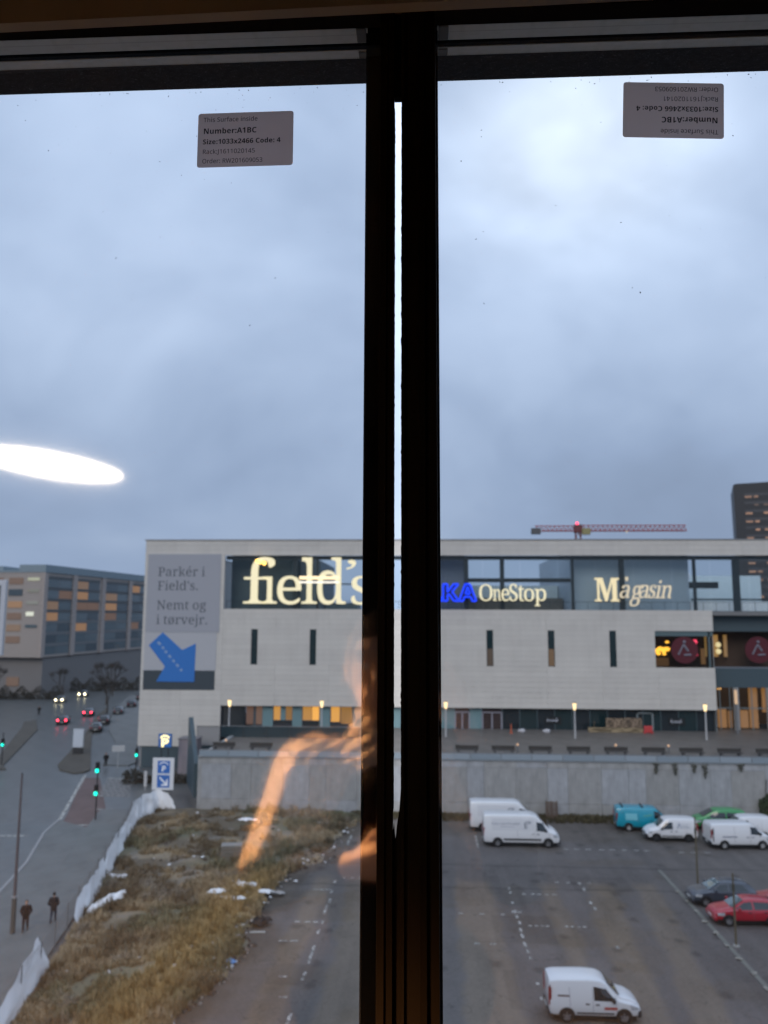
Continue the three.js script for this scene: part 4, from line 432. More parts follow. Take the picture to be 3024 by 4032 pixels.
// ---------------------------------------------------------------- wire fence with white tarps
{
  const f = thing('site_fence', 'thin wire fence between the sidewalk and the waste ground', 'fence'), along = (s) => { let d = s; for (let i = 0; i < FENCE.length - 1; i++) { const [ax, az] = FENCE[i], [bx, bz] = FENCE[i + 1], L = Math.hypot(bx - ax, bz - az); if (d <= L) return [lerp(ax, bx, d / L), lerp(az, bz, d / L)]; d -= L; } return FENCE.at(-1); };
  const wires = []; for (let s = 6; s < 56; s += 2.8) { const [x, z] = along(s), [x2, z2] = along(s + 2.8); part(f, 'post', new THREE.CylinderGeometry(0.028, 0.028, 1.95, 6).translate(x, 0.97, z), steelGrey); for (const y of [0.25, 1.0, 1.85]) wires.push(bar([x, y, z], [x2, y, z2], 0.012, 4)); for (let q = 1; q < 14; q++) { const t = q / 14; wires.push(bar([lerp(x, x2, t), 0.2, lerp(z, z2, t)], [lerp(x, x2, t), 1.86, lerp(z, z2, t)], 0.004, 3)); } } part(f, 'wire_mesh', wires, steelGrey);
  const tarpM = new THREE.MeshPhysicalMaterial({ color: C(0.86, 0.865, 0.87), roughness: 0.75, side: THREE.DoubleSide });
  const cloth = (label, nu, nv, fn) => { const p = [], ind = []; for (let j = 0; j <= nv; j++) for (let i = 0; i <= nu; i++) p.push(...fn(i / nu, j / nv)); for (let j = 0; j < nv; j++) for (let i = 0; i < nu; i++) { const a = j * (nu + 1) + i; ind.push(a, a + 1, a + nu + 1, a + 1, a + nu + 2, a + nu + 1); } const g = new THREE.BufferGeometry(); g.setAttribute('position', new THREE.Float32BufferAttribute(p, 3)); g.setIndex(ind); g.computeVertexNormals(); solo('tarpaulin', label, 'tarpaulin', g, tarpM, null, 0, 'white tarps on the fence'); };
  const poly = (pts) => (t) => { const L = []; let T = 0; for (let i = 0; i < pts.length - 1; i++) { const l = Math.hypot(pts[i + 1][0] - pts[i][0], pts[i + 1][1] - pts[i][1]); L.push(l); T += l; } let d = t * T; for (let i = 0; i < L.length; i++) { if (d <= L[i] || i === L.length - 1) { const k = clamp(d / L[i]); return [lerp(pts[i][0], pts[i + 1][0], k), lerp(pts[i][1], pts[i + 1][1], k), lerp(pts[i][2], pts[i + 1][2], k)]; } d -= L[i]; } };
  const hang = (pts, fold, seed) => { const q = poly(pts); return (u, v) => { const [x, z, h] = q(u), w = fbm(u * 9, v * 2 + seed, 2, 0, 61) - 0.5, w2 = Math.sin(u * fold) * 0.03; return [x + w * 0.3 + w2 + (1 - v) * 0.3, 0.05 + h * v * (0.94 + 0.16 * fbm(u * 9, seed, 3, 0, 63)) + 0.05 * (1 - v) * w, z + w * 0.2]; }; };
  cloth('far white tarp wrapped round the fence corner under the parking board', 60, 12, hang([[-24.0, -77.0, 0.9], [-24.6, -76.9, 1.6], [-25.6, -76.8, 1.9], [-26.4, -74.5, 1.7], [-26.4, -72.9, 1.6]], 30, 1));
  cloth('long middle white tarp sagging along the fence', 70, 12, hang([[-26.35, -72.7, 1.45], [-25.4, -69, 1.3], [-24.6, -65.5, 1.3], [-23.7, -61.5, 1.5], [-23.2, -59.2, 1.45], [-22.9, -57.8, 0.9]], 46, 5));
  cloth('pointed white tarp on the fence beside the walkers', 50, 14, hang([[-22.6, -57.0, 1.5], [-22.0, -54.0, 1.45], [-21.5, -51.3, 1.5], [-21.1, -49.6, 1.35], [-20.95, -48.6, 0.7]], 34, 9));
  cloth('nearest white tarp slumped over the fence at the bottom left', 50, 16, hang([[-20.0, -43.4, 0.5], [-19.75, -41.8, 2.1], [-19.5, -40.6, 1.8], [-19.1, -38.4, 1.6], [-18.8, -36.6, 1.2], [-18.3, -33.5, 1.3]], 26, 14));
  cloth('fallen white tarp lying crumpled on the grass', 34, 12, (u, v) => { const x = lerp(-20.95, -19.6, u) + (v - 0.5) * 0.5, z = lerp(-50.4, -53.4, u) + (v - 0.5) * 1.0, n = fbm(u * 7, v * 5, 4, 0, 67); return [x, gh(x, z) + 0.12 + 0.5 * n * Math.sin(Math.PI * v) + 0.1 * Math.sin(Math.PI * u), z]; });
  cloth('small white tarp end trailing from the fence into the grass', 20, 8, (u, v) => { const x = lerp(-22.4, -20.9, u), z = lerp(-57.4, -57.1, u) + (v - 0.5) * 0.8, n = fbm(u * 6 + 3, v * 5, 4, 0, 71); return [x, gh(x, z) + 0.1 + 0.3 * n * Math.sin(Math.PI * v), z]; });
}
// ---------------------------------------------------------------- litter, crate and stakes on the lot
{
  const scrap = (r, flat, seed) => { // crumpled sheet with a ragged outline, folded over itself
    const p = [], ind = [], NR = 5, NT = 14; p.push(0, r * flat * 0.5, 0); for (let i = 1; i <= NR; i++) for (let j = 0; j < NT; j++) { const a = j / NT * 6.2832, o = r * (0.45 + 0.95 * vnoise(Math.cos(a) * 1.7 + seed, Math.sin(a) * 1.7 + seed * 3, 0, seed)), d = o * i / NR; p.push(Math.cos(a) * d * 1.25, r * flat * (1.4 * vnoise(Math.cos(a) * d * 5 / r + seed, Math.sin(a) * d * 5 / r, 0, seed + 5) - 0.25 - 0.5 * (i / NR) ** 3), Math.sin(a) * d * 0.85); }
    for (let j = 0; j < NT; j++) { const k = (j + 1) % NT; ind.push(0, 1 + k, 1 + j); for (let i = 0; i < NR - 1; i++) { const a = 1 + i * NT; ind.push(a + j, a + k, a + NT + j, a + k, a + NT + k, a + NT + j); } }
    const g = new THREE.BufferGeometry(); g.setAttribute('position', new THREE.Float32BufferAttribute(p, 3)); g.setIndex(ind); return toCreasedNormals(g, 0.5); };
  const paper = mat(0.78, 0.79, 0.8, 0.8, 0, { side: THREE.DoubleSide }), geos = [scrap(0.2, 0.4, 3), scrap(0.2, 0.5, 8), scrap(0.2, 0.35, 13)];
  const big = [[-15.7, -72, 0.62, 'white plastic sheet in the grass near the concrete wall'], [-12.9, -55.8, 0.6, 'left piece of the torn white sheet pair near the lot edge'], [-12.1, -55.5, 0.65, 'right piece of the torn white sheet pair near the lot edge'], [-10.7, -54.9, 0.42, 'white bag at the very edge of the lot'], [-13.5, -53.7, 0.6, 'white sheet with a narrow tail, upper left end'], [-12.4, -52.7, 0.55, 'white sheet with a narrow tail, lower right end'], [-9.8, -54.9, 0.35, 'grey crumpled paper on the asphalt beside the white bag']];
  big.forEach(([x, z, r, l], i) => solo('plastic_scrap', l, 'litter', scrap(r, 0.3, 20 + i), i === 6 ? mat(0.36, 0.35, 0.34, 0.9) : paper, [x, gh(x, z) + 0.22, z]));
  solo('blue_scrap', 'small blue plastic scrap at the grass edge', 'litter', scrap(0.34, 0.35, 44), mat(0.1, 0.3, 0.62, 0.6), [-10.6, 0.16, -44.5]); solo('black_bag', 'black rubbish bag at the edge of the grass', 'litter', scrap(0.5, 0.7, 47), black, [-9.95, 0.22, -49.8]); solo('board_scrap', 'thin pale board lying below the black bag', 'litter', rbox(-0.45, 0.45, 0, 0.05, -0.08, 0.08, 0.01), mat(0.45, 0.45, 0.42, 0.8), [-9.9, 0.02, -48.7], 0.1); solo('pink_scrap', 'pinkish paper scrap on the grass edge', 'litter', scrap(0.3, 0.3, 51), mat(0.55, 0.45, 0.5, 0.8), [-10.8, 0.18, -47.7]);
  const spots = [[-11.6, -55.2], [-11.0, -42.9], [-11.7, -42], [-12.3, -46.7], [-11.9, -46], [-12.3, -41.6], [-10.4, -53], [-11, -52.5], [-11.1, -46], [-13.0, -41.8], [-12.9, -42.6], [-13.2, -40.8], [-9.3, -62.2], [-8.2, -62.3], [-12.8, -61.0], [-17.5, -61.5], [-18.3, -61.8], [-16.8, -61.4], [-16.6, -58.6], [-18.7, -59.5], [-10.2, -57.2], [-9.1, -57.5], [-11.4, -50.2], [-10.9, -49.3], [-14.2, -48.7], [-14.6, -45.2], [-15.0, -43.2], [-11.3, -44.2], [-17.6, -45.3], [-18.2, -46.5], [-12.0, -66.5], [-8.8, -69.4], [-6.9, -71.5], [-13.6, -63.9]];
  spots.forEach(([x, z], i) => { const s = rr(0.35, 0.85), m = solo('litter_scrap', 'little pale scrap of litter strewn on the grass bank', 'litter', geos[i % 3], i % 5 === 3 ? mat(0.4, 0.38, 0.34, 0.9) : paper, [x, gh(x, z) + 0.14, z], R() * 6, 'small pale litter scraps on the grass bank'); m.scale.setScalar(s); });
  const cr = thing('crate', 'grey slatted crate standing in the grass', 'crate', [-14.6, 0.35, -61.5], 0.15), wood = mat(0.2, 0.19, 0.165, 0.9); for (let k = 0; k < 4; k++) { part(cr, 'slat', rbox(-0.75, 0.75, 0.05 + k * 0.24, 0.23 + k * 0.24, 0.46, 0.5, 0.008), wood); part(cr, 'slat', rbox(-0.75, 0.75, 0.05 + k * 0.24, 0.23 + k * 0.24, -0.5, -0.46, 0.008), wood); part(cr, 'slat', rbox(-0.78, -0.74, 0.05 + k * 0.24, 0.23 + k * 0.24, -0.45, 0.45, 0.008), wood); part(cr, 'slat', rbox(0.74, 0.78, 0.05 + k * 0.24, 0.23 + k * 0.24, -0.45, 0.45, 0.008), wood); } part(cr, 'lid', rbox(-0.78, 0.78, 1.0, 1.05, -0.5, 0.5, 0.01), mat(0.26, 0.25, 0.23, 0.9)); part(cr, 'floor', box(-0.74, 0.74, 0.0, 0.05, -0.45, 0.45), wood);
  const pal = thing('pallet_stack', 'brown upright pallets leaning at the concrete wall', 'pallet', [11.6, 0, -76.3]), pw = mat(0.14, 0.1, 0.075, 0.9); for (let k = 0; k < 7; k++) part(pal, 'board', rbox(-0.55, 0.55, 0.05 + k * 0.22, 0.2 + k * 0.22, -0.06, 0.06, 0.01).rotateX(-0.12), pw); part(pal, 'bearer', [-0.48, 0, 0.48].map((x) => box(x - 0.05, x + 0.05, 0, 1.6, -0.16, -0.06).rotateX(-0.12)), pw);
  const stake = (x, z, h, label) => { const s = thing('wooden_stake', label, 'post', [x, 0, z], 0, 'thin stakes beside the parked cars'); part(s, 'post', new THREE.CylinderGeometry(0.05, 0.07, h, 8).translate(0, h / 2, 0), mat(0.12, 0.1, 0.065, 0.9)); part(s, 'band', new THREE.CylinderGeometry(0.085, 0.085, 0.35, 8).translate(0, h * 0.8, 0), mat(0.075, 0.07, 0.05, 0.9)); part(s, 'footing', new THREE.CylinderGeometry(0.16, 0.2, 0.1, 10).translate(0, 0.05, 0), mat(0.3, 0.3, 0.28, 0.9)); };
  stake(18.65, -58.1, 4.75, 'thin wooden stake behind the grey car'); stake(17.55, -48.5, 3.95, 'thin wooden stake in front of the red car');
  for (let k = 0; k < 9; k++) solo('kerb_rock', 'small pale stone lying along the kerb by the cars', 'stone', geos[k % 3], mat(0.3, 0.29, 0.26, 0.9), [17.0 + rr(-0.1, 0.2), 0.07, -57.2 + k * 1.75], k, 'small pale stones along the kerb').scale.setScalar(rr(0.7, 1.1));
  // ivy at the right end of the concrete wall and plants hanging over its top
  const leaf = (n, f) => { const g = []; for (let k = 0; k < n; k++) { const t = new THREE.PlaneGeometry(0.14 + 0.1 * R(), 0.12).rotateX(rr(-1, 1)).rotateY(rr(-1.2, 1.2)); t.translate(...f()); g.push(t); } return g; };
  const ivy = thing('ivy', 'dark green ivy at the right end of the concrete wall', 'plant', [30.6, 0, -77.2]); part(ivy, 'foliage', leaf(1500, () => { const x = rr(0, 4), y = rr(0, 4.6) * (0.4 + 0.6 * x / 4); return [x, y, 0.05 + 0.4 * R()]; }), mat(0.05, 0.07, 0.035, 0.9, 0, { side: THREE.DoubleSide })); part(ivy, 'stem', [0.5, 1.6, 2.7, 3.6].map((x) => bar([x, 0, 0.08], [x + 0.3, 3.6, 0.05], 0.04, 5)), mat(0.06, 0.05, 0.04));
  [[21.4, 0.7], [23.2, 0.8], [24.9, 0.6], [25.9, 1.0], [29.2, 0.5]].forEach(([x, h], i) => { const p = thing('hanging_plant', `small dark plant trailing over the wall top, ${['first', 'second', 'third', 'fourth', 'fifth'][i]} from the left`, 'plant', [x, 5.0, -77.22], 0, 'plants trailing over the wall top'); part(p, 'foliage', leaf(46, () => { const t = R(); return [rr(-0.32, 0.32) * (1 - t), -t * h * 1.4, 0.03 + 0.12 * R()]; }), mat(0.12, 0.12, 0.1, 0.9, 0, { side: THREE.DoubleSide })); part(p, 'stem', bar([0, 0.05, 0.04], [0.05, -h, 0.05], 0.02, 4), mat(0.06, 0.05, 0.04)); });
}

// ---------------------------------------------------------------- vehicles (nose towards +x, wheels on y = 0)
function section([x, y0, yb, yt, wb, wt]) { yb = Math.min(yb, yt - 0.06); const h = yt - yb, r = Math.min(0.13, h * 0.5); return [[y0, wb * 0.80], [y0 + 0.05, wb * 0.95], [y0 + 0.17, wb], [lerp(y0 + 0.17, yb, 0.55), wb + 0.008], [yb, wb - 0.004], [yb + (h - r) * 0.5, lerp(wb, wt, 0.5) + 0.012], [yt - r, wt], [yt - r * 0.4, wt - r * 0.22], [yt - r * 0.08, wt - r * 0.7], [yt + 0.008, wt * 0.6], [yt + 0.018, 0]]; }
function vehicle(root, S, o) {
  const stn = []; for (let i = 0; i < S.length - 1; i++) { const n = Math.max(1, Math.round((S[i + 1][0] - S[i][0]) / 0.16)); for (let q = 0; q < n; q++) stn.push(S[i].map((v, k) => { const t = q / n; if (k < 3 || n === 1) return lerp(v, S[i + 1][k], t); const p0 = S[Math.max(0, i - 1)][k], p1 = v, p2 = S[i + 1][k], p3 = S[Math.min(S.length - 1, i + 2)][k]; return lerp(lerp(p1, p2, t), 0.5 * (2 * p1 + (p2 - p0) * t + (2 * p0 - 5 * p1 + 4 * p2 - p3) * t * t + (3 * p1 - p0 - 3 * p2 + p3) * t * t * t), 0.35); })); } stn.push(S.at(-1));
  const at = (x) => { let i = 0; while (i < stn.length - 2 && stn[i + 1][0] < x) i++; const t = clamp((x - stn[i][0]) / (stn[i + 1][0] - stn[i][0])); return stn[i].map((v, k) => lerp(v, stn[i + 1][k], t)); };
  const hw = (x, y) => { const s = section(at(x)); for (let i = 0; i < s.length - 1; i++) if (y <= s[i + 1][0]) return lerp(s[i][1], s[i + 1][1], clamp((y - s[i][0]) / (s[i + 1][0] - s[i][0] + 1e-6))); return 0; };
  const pos = [], ind = [], N = 21; for (const s of stn) { const c = section(s); for (let j = 0; j < N; j++) { const k = j < 11 ? j : 20 - j; pos.push(s[0], c[k][0], j < 11 ? c[k][1] : -c[k][1]); } }
  for (let i = 0; i < stn.length - 1; i++) for (let j = 0; j < N; j++) { const a = i * N + j, b = i * N + (j + 1) % N; ind.push(a, b, a + N, b, b + N, a + N); }
  for (const e of [0, stn.length - 1]) { const c = pos.length / 3, s = stn[e]; pos.push(s[0], (s[1] + s[3]) / 2, 0); for (let j = 0; j < N; j++) { const a = e * N + j, b = e * N + (j + 1) % N; e ? ind.push(a, b, c) : ind.push(b, a, c); } }
  let g = new THREE.BufferGeometry(); g.setAttribute('position', new THREE.Float32BufferAttribute(pos, 3)); g.setIndex(ind); g = toCreasedNormals(g, 0.62);
  const body = part(root, 'body', g, o.paint);
  const grid = (fn, nu, nv) => { const p = [], q = []; for (let j = 0; j <= nv; j++) for (let i = 0; i <= nu; i++) p.push(...fn(i / nu, j / nv)); for (let j = 0; j < nv; j++) for (let i = 0; i < nu; i++) { const a = j * (nu + 1) + i; q.push(a, a + 1, a + nu + 1, a + 1, a + nu + 2, a + nu + 1); } const h = new THREE.BufferGeometry(); h.setAttribute('position', new THREE.Float32BufferAttribute(p, 3)); h.setIndex(q); h.computeVertexNormals(); return h; };
  const bil = (c, u, v) => [0, 1].map((k) => lerp(lerp(c[0][k], c[1][k], u), lerp(c[3][k], c[2][k], u), v));
  const side = (c, s, off = 0.008, nu = 8, nv = 5) => grid((u, v) => { const [x, y] = bil(c, u, v); return [x, y, s * (hw(x, y) + off)]; }, nu, nv);
  const both = (name, c, m, off, par = root) => { for (const s of [1, -1]) part(par, name, side(c, s, off), m); };
  const flat = (c, off) => [1, -1].map((s) => side(c, s, off, 10, 1));
  for (const c of o.windows) both('side_window', c, carGlass, 0.008);
  { const [x0, x1, k = 0.86] = o.windshield; part(root, 'windshield', grid((u, v) => { const x = lerp(x0, x1, v), s = at(x), z = lerp(-1, 1, u) * lerp(s[5] * k * 0.97, s[5] * k * 1.05, v); return [x + 0.01, s[3] + 0.03 - 0.02 * Math.abs(z) ** 3, z]; }, 8, 8), o.shieldMat ?? carGlass); }
  if (o.rearWindow) { const [x0, x1] = o.rearWindow; part(root, 'rear_window', grid((u, v) => { const x = lerp(x0, x1, v), s = at(x), z = lerp(-1, 1, u) * s[5] * 0.8; return [x - 0.01, s[3] + 0.03, z]; }, 6, 5), carGlass); }
  const L0 = S[0][0], L1 = S.at(-1)[0], wb = Math.max(...S.map((s) => s[4]));
  part(root, 'bumper', [rbox(L1 - 0.16, L1 + 0.05, 0.26, o.bumpTop ?? 0.52, -wb * 0.86, wb * 0.86, 0.06, 2), rbox(L0 - 0.05, L0 + 0.12, 0.3, (o.bumpTop ?? 0.52) - 0.04, -wb * 0.93, wb * 0.93, 0.05, 2)], o.bumper ?? mat(0.03, 0.03, 0.033, 0.7));
  if (o.sill) part(root, 'side_moulding', flat(o.sill, 0.02), mat(0.035, 0.037, 0.04, 0.7));
  for (const d of o.seams ?? []) part(body, 'door_seam', [1, -1].map((s) => side([[d - 0.008, o.seamY[0]], [d + 0.008, o.seamY[0]], [d + 0.008, o.seamY[1]], [d - 0.008, o.seamY[1]]], s, 0.004, 1, 10)), mat(0.12, 0.12, 0.125, 0.8));
  for (const [x, y] of o.handles ?? []) part(body, 'door_handle', [1, -1].map((s) => side([[x - 0.1, y - 0.03], [x + 0.1, y - 0.03], [x + 0.1, y + 0.03], [x - 0.1, y + 0.03]], s, 0.02, 2, 1)), steelDark);
  const [hx, hy, hwid, hh] = o.headlight; for (const s of [1, -1]) { part(root, 'headlight', side([[hx - hwid, hy - hh], [hx, hy - hh], [hx - 0.03, hy + hh * 0.6], [hx - hwid * 1.15, hy + hh]], s, 0.012, 4, 3), o.lightsOn ? glow(1, 0.9, 0.6, 5) : phys(0.4, 0.42, 0.44, 0.1, {})); const tl = o.taillight; part(root, 'taillight', rbox(L0 - 0.03, L0 + 0.1, tl[0], tl[1], s > 0 ? tl[2] : -tl[3], s > 0 ? tl[3] : -tl[2], 0.02), o.brakes ? glow(1, 0.03, 0.06, 16) : mat(0.25, 0.015, 0.02, 0.3)); part(root, 'mirror', rbox(o.mirror[0] - 0.09, o.mirror[0] + 0.05, o.mirror[1] - 0.1, o.mirror[1] + 0.12, s > 0 ? wb + 0.01 : -wb - 0.2, s > 0 ? wb + 0.2 : -wb - 0.01, 0.04, 2), o.mirrorMat ?? o.paint); }
  if (o.lightsOn) part(root, 'lamp', [1, -1].map((s) => new THREE.SphereGeometry(0.2, 10, 8).translate(L1 - 0.02, 0.68, s * wb * 0.68)), glow(1, 0.85, 0.5, 14));
  const wr = o.wheelR, prof = [[wr * 0.62, -0.1], [wr * 0.93, -0.11], [wr, -0.08], [wr, 0.08], [wr * 0.93, 0.11], [wr * 0.62, 0.1]].map((p) => new THREE.Vector2(...p)), tyre = new THREE.LatheGeometry(prof, 24).rotateX(Math.PI / 2), rim = join([new THREE.CylinderGeometry(wr * 0.62, wr * 0.62, 0.12, 20).rotateX(Math.PI / 2), ...[0, 1, 2, 3, 4].map((k) => new THREE.BoxGeometry(wr * 0.16, wr * 0.55, 0.05).translate(0, wr * 0.3, 0.085).rotateZ(k * 1.2566)), ...[0, 1, 2, 3, 4].map((k) => new THREE.BoxGeometry(wr * 0.16, wr * 0.55, 0.05).translate(0, wr * 0.3, -0.085).rotateZ(k * 1.2566))]);
  for (const x of o.axles) for (const s of [1, -1]) {
    const arch = []; { const p = [], q = [], n = 20, a = wr + 0.075, z = (X, Y) => s * (hw(X, Math.max(Y, S[0][1] + 0.06)) + 0.01); p.push(x, wr * 0.9, z(x, wr * 0.9)); for (let k = 0; k <= n; k++) { const t = -0.5 + k / n * (Math.PI + 1.0), X = x + Math.cos(t) * a, Y = Math.max(wr + Math.sin(t) * a, 0.22); p.push(X, Y, z(X, Y)); if (k) q.push(0, k, k + 1); } const h = new THREE.BufferGeometry(); h.setAttribute('position', new THREE.Float32BufferAttribute(p, 3)); h.setIndex(q); h.computeVertexNormals(); arch.push(h); } part(root, 'wheel_arch', arch, black);
    const w = part(root, 'wheel', tyre, rubber); w.position.set(x, wr, s * (wb - 0.085)); part(w, 'rim', rim, o.rim ?? mat(0.3, 0.3, 0.31, 0.45, 0.5));
  }
  part(root, 'number_plate', [rbox(L1 + 0.045, L1 + 0.06, 0.38, 0.49, -0.26, 0.26, 0.004), rbox(L0 - 0.065, L0 - 0.045, 0.42, 0.53, -0.26, 0.26, 0.004)], mat(0.6, 0.6, 0.58, 0.6));
  part(root, 'underbody', box(L0 + 0.2, L1 - 0.2, 0.13, 0.42, -wb * 0.8, wb * 0.8), black);
  return { side, hw, at, grid };
}
const car_paint = (r, g, b, ro = 0.3) => phys(r, g, b, ro, { clearcoat: 0.8, clearcoatRoughness: 0.12 });
const white = car_paint(0.72, 0.73, 0.745), vanOpts = (h) => h;
const MASTER = [[-3.05, 0.42, 1.25, 2.34, 0.98, 0.80], [-3.0, 0.36, 1.25, 2.43, 1.02, 0.86], [-2.6, 0.34, 1.25, 2.47, 1.03, 0.88], [0.7, 0.34, 1.25, 2.48, 1.03, 0.88], [1.1, 0.34, 1.25, 2.42, 1.03, 0.87], [1.38, 0.34, 1.25, 2.28, 1.03, 0.85], [2.2, 0.34, 1.2, 1.46, 1.02, 0.84], [2.65, 0.34, 1.05, 1.28, 1.0, 0.8], [2.92, 0.34, 0.9, 1.06, 0.94, 0.72], [3.03, 0.36, 0.7, 0.82, 0.86, 0.66]];
const masterOpt = { paint: white, windows: [[[1.2, 1.3], [2.1, 1.2], [1.72, 1.86], [1.2, 1.98]]], windshield: [1.42, 2.2], axles: [-1.95, 2.1], wheelR: 0.35, headlight: [2.9, 0.95, 0.35, 0.16], taillight: [0.9, 1.5, 0.8, 1.0], mirror: [1.95, 1.35], mirrorMat: steelDark, sill: [[-1.45, 0.55], [1.55, 0.55], [1.55, 0.7], [-1.45, 0.7]], seams: [1.12, -0.35, 2.2], seamY: [0.5, 2.1], handles: [[1.3, 1.05], [0.9, 1.05]], bumpTop: 0.62 };
const printTex = (w, h, draw) => { const c = document.createElement('canvas'); c.width = w; c.height = h; draw(c.getContext('2d'), w, h); const t = new THREE.CanvasTexture(c); t.colorSpace = THREE.SRGBColorSpace; return t; };
const pile = (v, c, tex, s, off = 0.01) => { const g = v.side(c, s, off, 10, 6), n = g.attributes.position.count, uv = new Float32Array(n * 2); for (let k = 0; k < n; k++) { const i = k % 11, j = Math.floor(k / 11); uv[k * 2] = s > 0 ? i / 10 : 1 - i / 10; uv[k * 2 + 1] = j / 6; } g.setAttribute('uv', new THREE.BufferAttribute(uv, 2)); return g; };
function deliveryVan(pos, ry, label, letters) {
  const r = thing('delivery_van', label, 'van', pos, ry, 'parked vans'), v = vehicle(r, MASTER, masterOpt);
  const t = printTex(512, 200, (c, w, h) => { c.fillStyle = 'rgb(222,223,225)'; c.fillRect(0, 0, w, h); c.fillStyle = 'rgb(112,116,126)'; if (letters) { strokes(c, 4, 100, 170, 30, 5); strokes(c, 196, 100, 140, 30, 6); strokes(c, 100, 142, 180, 15, 7); } c.strokeStyle = 'rgb(90,96,104)'; c.lineWidth = 9; c.beginPath(); c.arc(440, 90, 44, 2.6, 5.6); c.stroke(); c.fillRect(396, 80, 14, 90); c.fillRect(420, 60, 8, 100); c.fillStyle = 'rgb(150,156,164)'; c.fillRect(438, 60, 30, 26); });
  for (const s of [1, -1]) part(r, 'side_print', pile(v, [[-2.4, 1.3], [1.0, 1.3], [1.0, 2.2], [-2.4, 2.2]], t, s), mat(0.86, 0.87, 0.88, 0.4, 0, { map: t }), 'dark lettering and a round emblem on the van side'); return r;
}
deliveryVan([7.75, 0, -68.1], 0, 'front one of two long white delivery vans, its lettering in full view', true);
deliveryVan([6.9, 0, -72.6], 0.0, 'rear one of two long white delivery vans, half hidden by the other', false);
const KANGOO = [[-2.08, 0.4, 0.95, 1.62, 0.84, 0.66], [-2.04, 0.33, 0.95, 1.74, 0.88, 0.71], [-1.7, 0.3, 0.95, 1.8, 0.9, 0.74], [-0.3, 0.3, 0.95, 1.83, 0.91, 0.75], [0.25, 0.3, 0.95, 1.79, 0.91, 0.74], [0.55, 0.3, 0.95, 1.67, 0.9, 0.72], [1.12, 0.3, 0.95, 1.14, 0.89, 0.74], [1.6, 0.3, 0.85, 1.02, 0.87, 0.7], [1.92, 0.3, 0.75, 0.86, 0.8, 0.62], [2.08, 0.33, 0.6, 0.68, 0.7, 0.54]];
const kangooOpt = { paint: white, windows: [[[-0.05, 1.0], [0.98, 0.96], [0.52, 1.46], [-0.05, 1.56]]], windshield: [0.6, 1.14], axles: [-1.3, 1.3], wheelR: 0.31, headlight: [1.98, 0.74, 0.35, 0.12], taillight: [0.75, 1.5, 0.72, 0.87], mirror: [0.85, 1.05], mirrorMat: steelDark, sill: [[-0.85, 0.42], [0.85, 0.42], [0.85, 0.5], [-0.85, 0.5]], seams: [-0.1, 0.98, -1.15], seamY: [0.42, 1.5], handles: [[-0.35, 0.85], [0.1, 0.83]], bumpTop: 0.55, shieldMat: phys(0.03, 0.05, 0.048, 0.08, { clearcoat: 1 }) };
{ const r = thing('small_van', 'small white van in the foreground at the bottom of the picture', 'van', [7.75, 0, -40.2], 0.0, 'parked vans'), v = vehicle(r, KANGOO, kangooOpt); for (const s of [1, -1]) { part(r, 'badge_strip', v.side([[-1.7, 1.13], [-1.15, 1.13], [-1.15, 1.2], [-1.7, 1.2]], s, 0.012, 3, 1), mat(0.12, 0.08, 0.075, 0.7)); part(r, 'red_print', v.side([[0.4, 0.62], [1.0, 0.62], [1.0, 0.74], [0.4, 0.74]], s, 0.012, 4, 1), mat(0.42, 0.06, 0.05, 0.6)); } part(r, 'parking_disc', new THREE.CylinderGeometry(0.06, 0.06, 0.01, 10).rotateZ(-0.7).translate(1.0, 1.31, 0.25), mat(0.7, 0.6, 0.25, 0.7)); part(r, 'door_edge', [1, -1].map((s) => rbox(-2.07, -2.02, 0.55, 1.6, s * 0.83 - 0.03, s * 0.83 + 0.03, 0.01)), mat(0.09, 0.05, 0.05, 0.7)); }
{ const r = thing('small_van', 'small white van facing left in front of the turquoise van', 'van', [20.45, 0, -70.4], Math.PI - 0.02, 'parked vans'), v = vehicle(r, KANGOO, { ...kangooOpt, rim: steelDark }); const t = printTex(256, 128, (c, w, h) => { c.fillStyle = 'rgb(222,223,225)'; c.fillRect(0, 0, w, h); c.strokeStyle = 'rgb(120,130,150)'; c.lineWidth = 12; c.beginPath(); c.moveTo(30, 110); c.lineTo(60, 20); c.lineTo(95, 100); c.stroke(); c.fillStyle = 'rgb(150,156,166)'; strokes(c, 110, 60, 90, 30, 8); c.fillRect(110, 80, 110, 12); }); for (const s of [1, -1]) part(r, 'side_print', pile(v, [[-1.55, 1.0], [-0.3, 1.0], [-0.3, 1.55], [-1.55, 1.55]], t, s), mat(0.86, 0.87, 0.88, 0.4, 0, { map: t })); }
const TRANS = [[-2.45, 0.42, 1.1, 1.78, 0.92, 0.76], [-2.4, 0.36, 1.1, 1.9, 0.96, 0.82], [-2.0, 0.34, 1.1, 1.94, 0.97, 0.84], [0.6, 0.34, 1.1, 1.95, 0.97, 0.84], [0.95, 0.34, 1.1, 1.88, 0.97, 0.83], [1.75, 0.34, 1.08, 1.26, 0.96, 0.8], [2.1, 0.34, 0.95, 1.1, 0.93, 0.74], [2.35, 0.34, 0.8, 0.92, 0.86, 0.66], [2.46, 0.36, 0.6, 0.7, 0.78, 0.6]];
const transOpt = { paint: white, windows: [[[0.72, 1.16], [1.62, 1.12], [1.15, 1.68], [0.72, 1.74]]], windshield: [0.98, 1.75], axles: [-1.45, 1.6], wheelR: 0.33, headlight: [2.32, 0.85, 0.35, 0.15], taillight: [0.85, 1.5, 0.78, 0.95], mirror: [1.45, 1.22], mirrorMat: steelDark, seams: [0.66, -0.6, 1.75], seamY: [0.5, 1.75], handles: [[0.45, 0.95], [0.85, 0.95]], bumpTop: 0.6, rim: mat(0.5, 0.5, 0.5, 0.5, 0.3) };
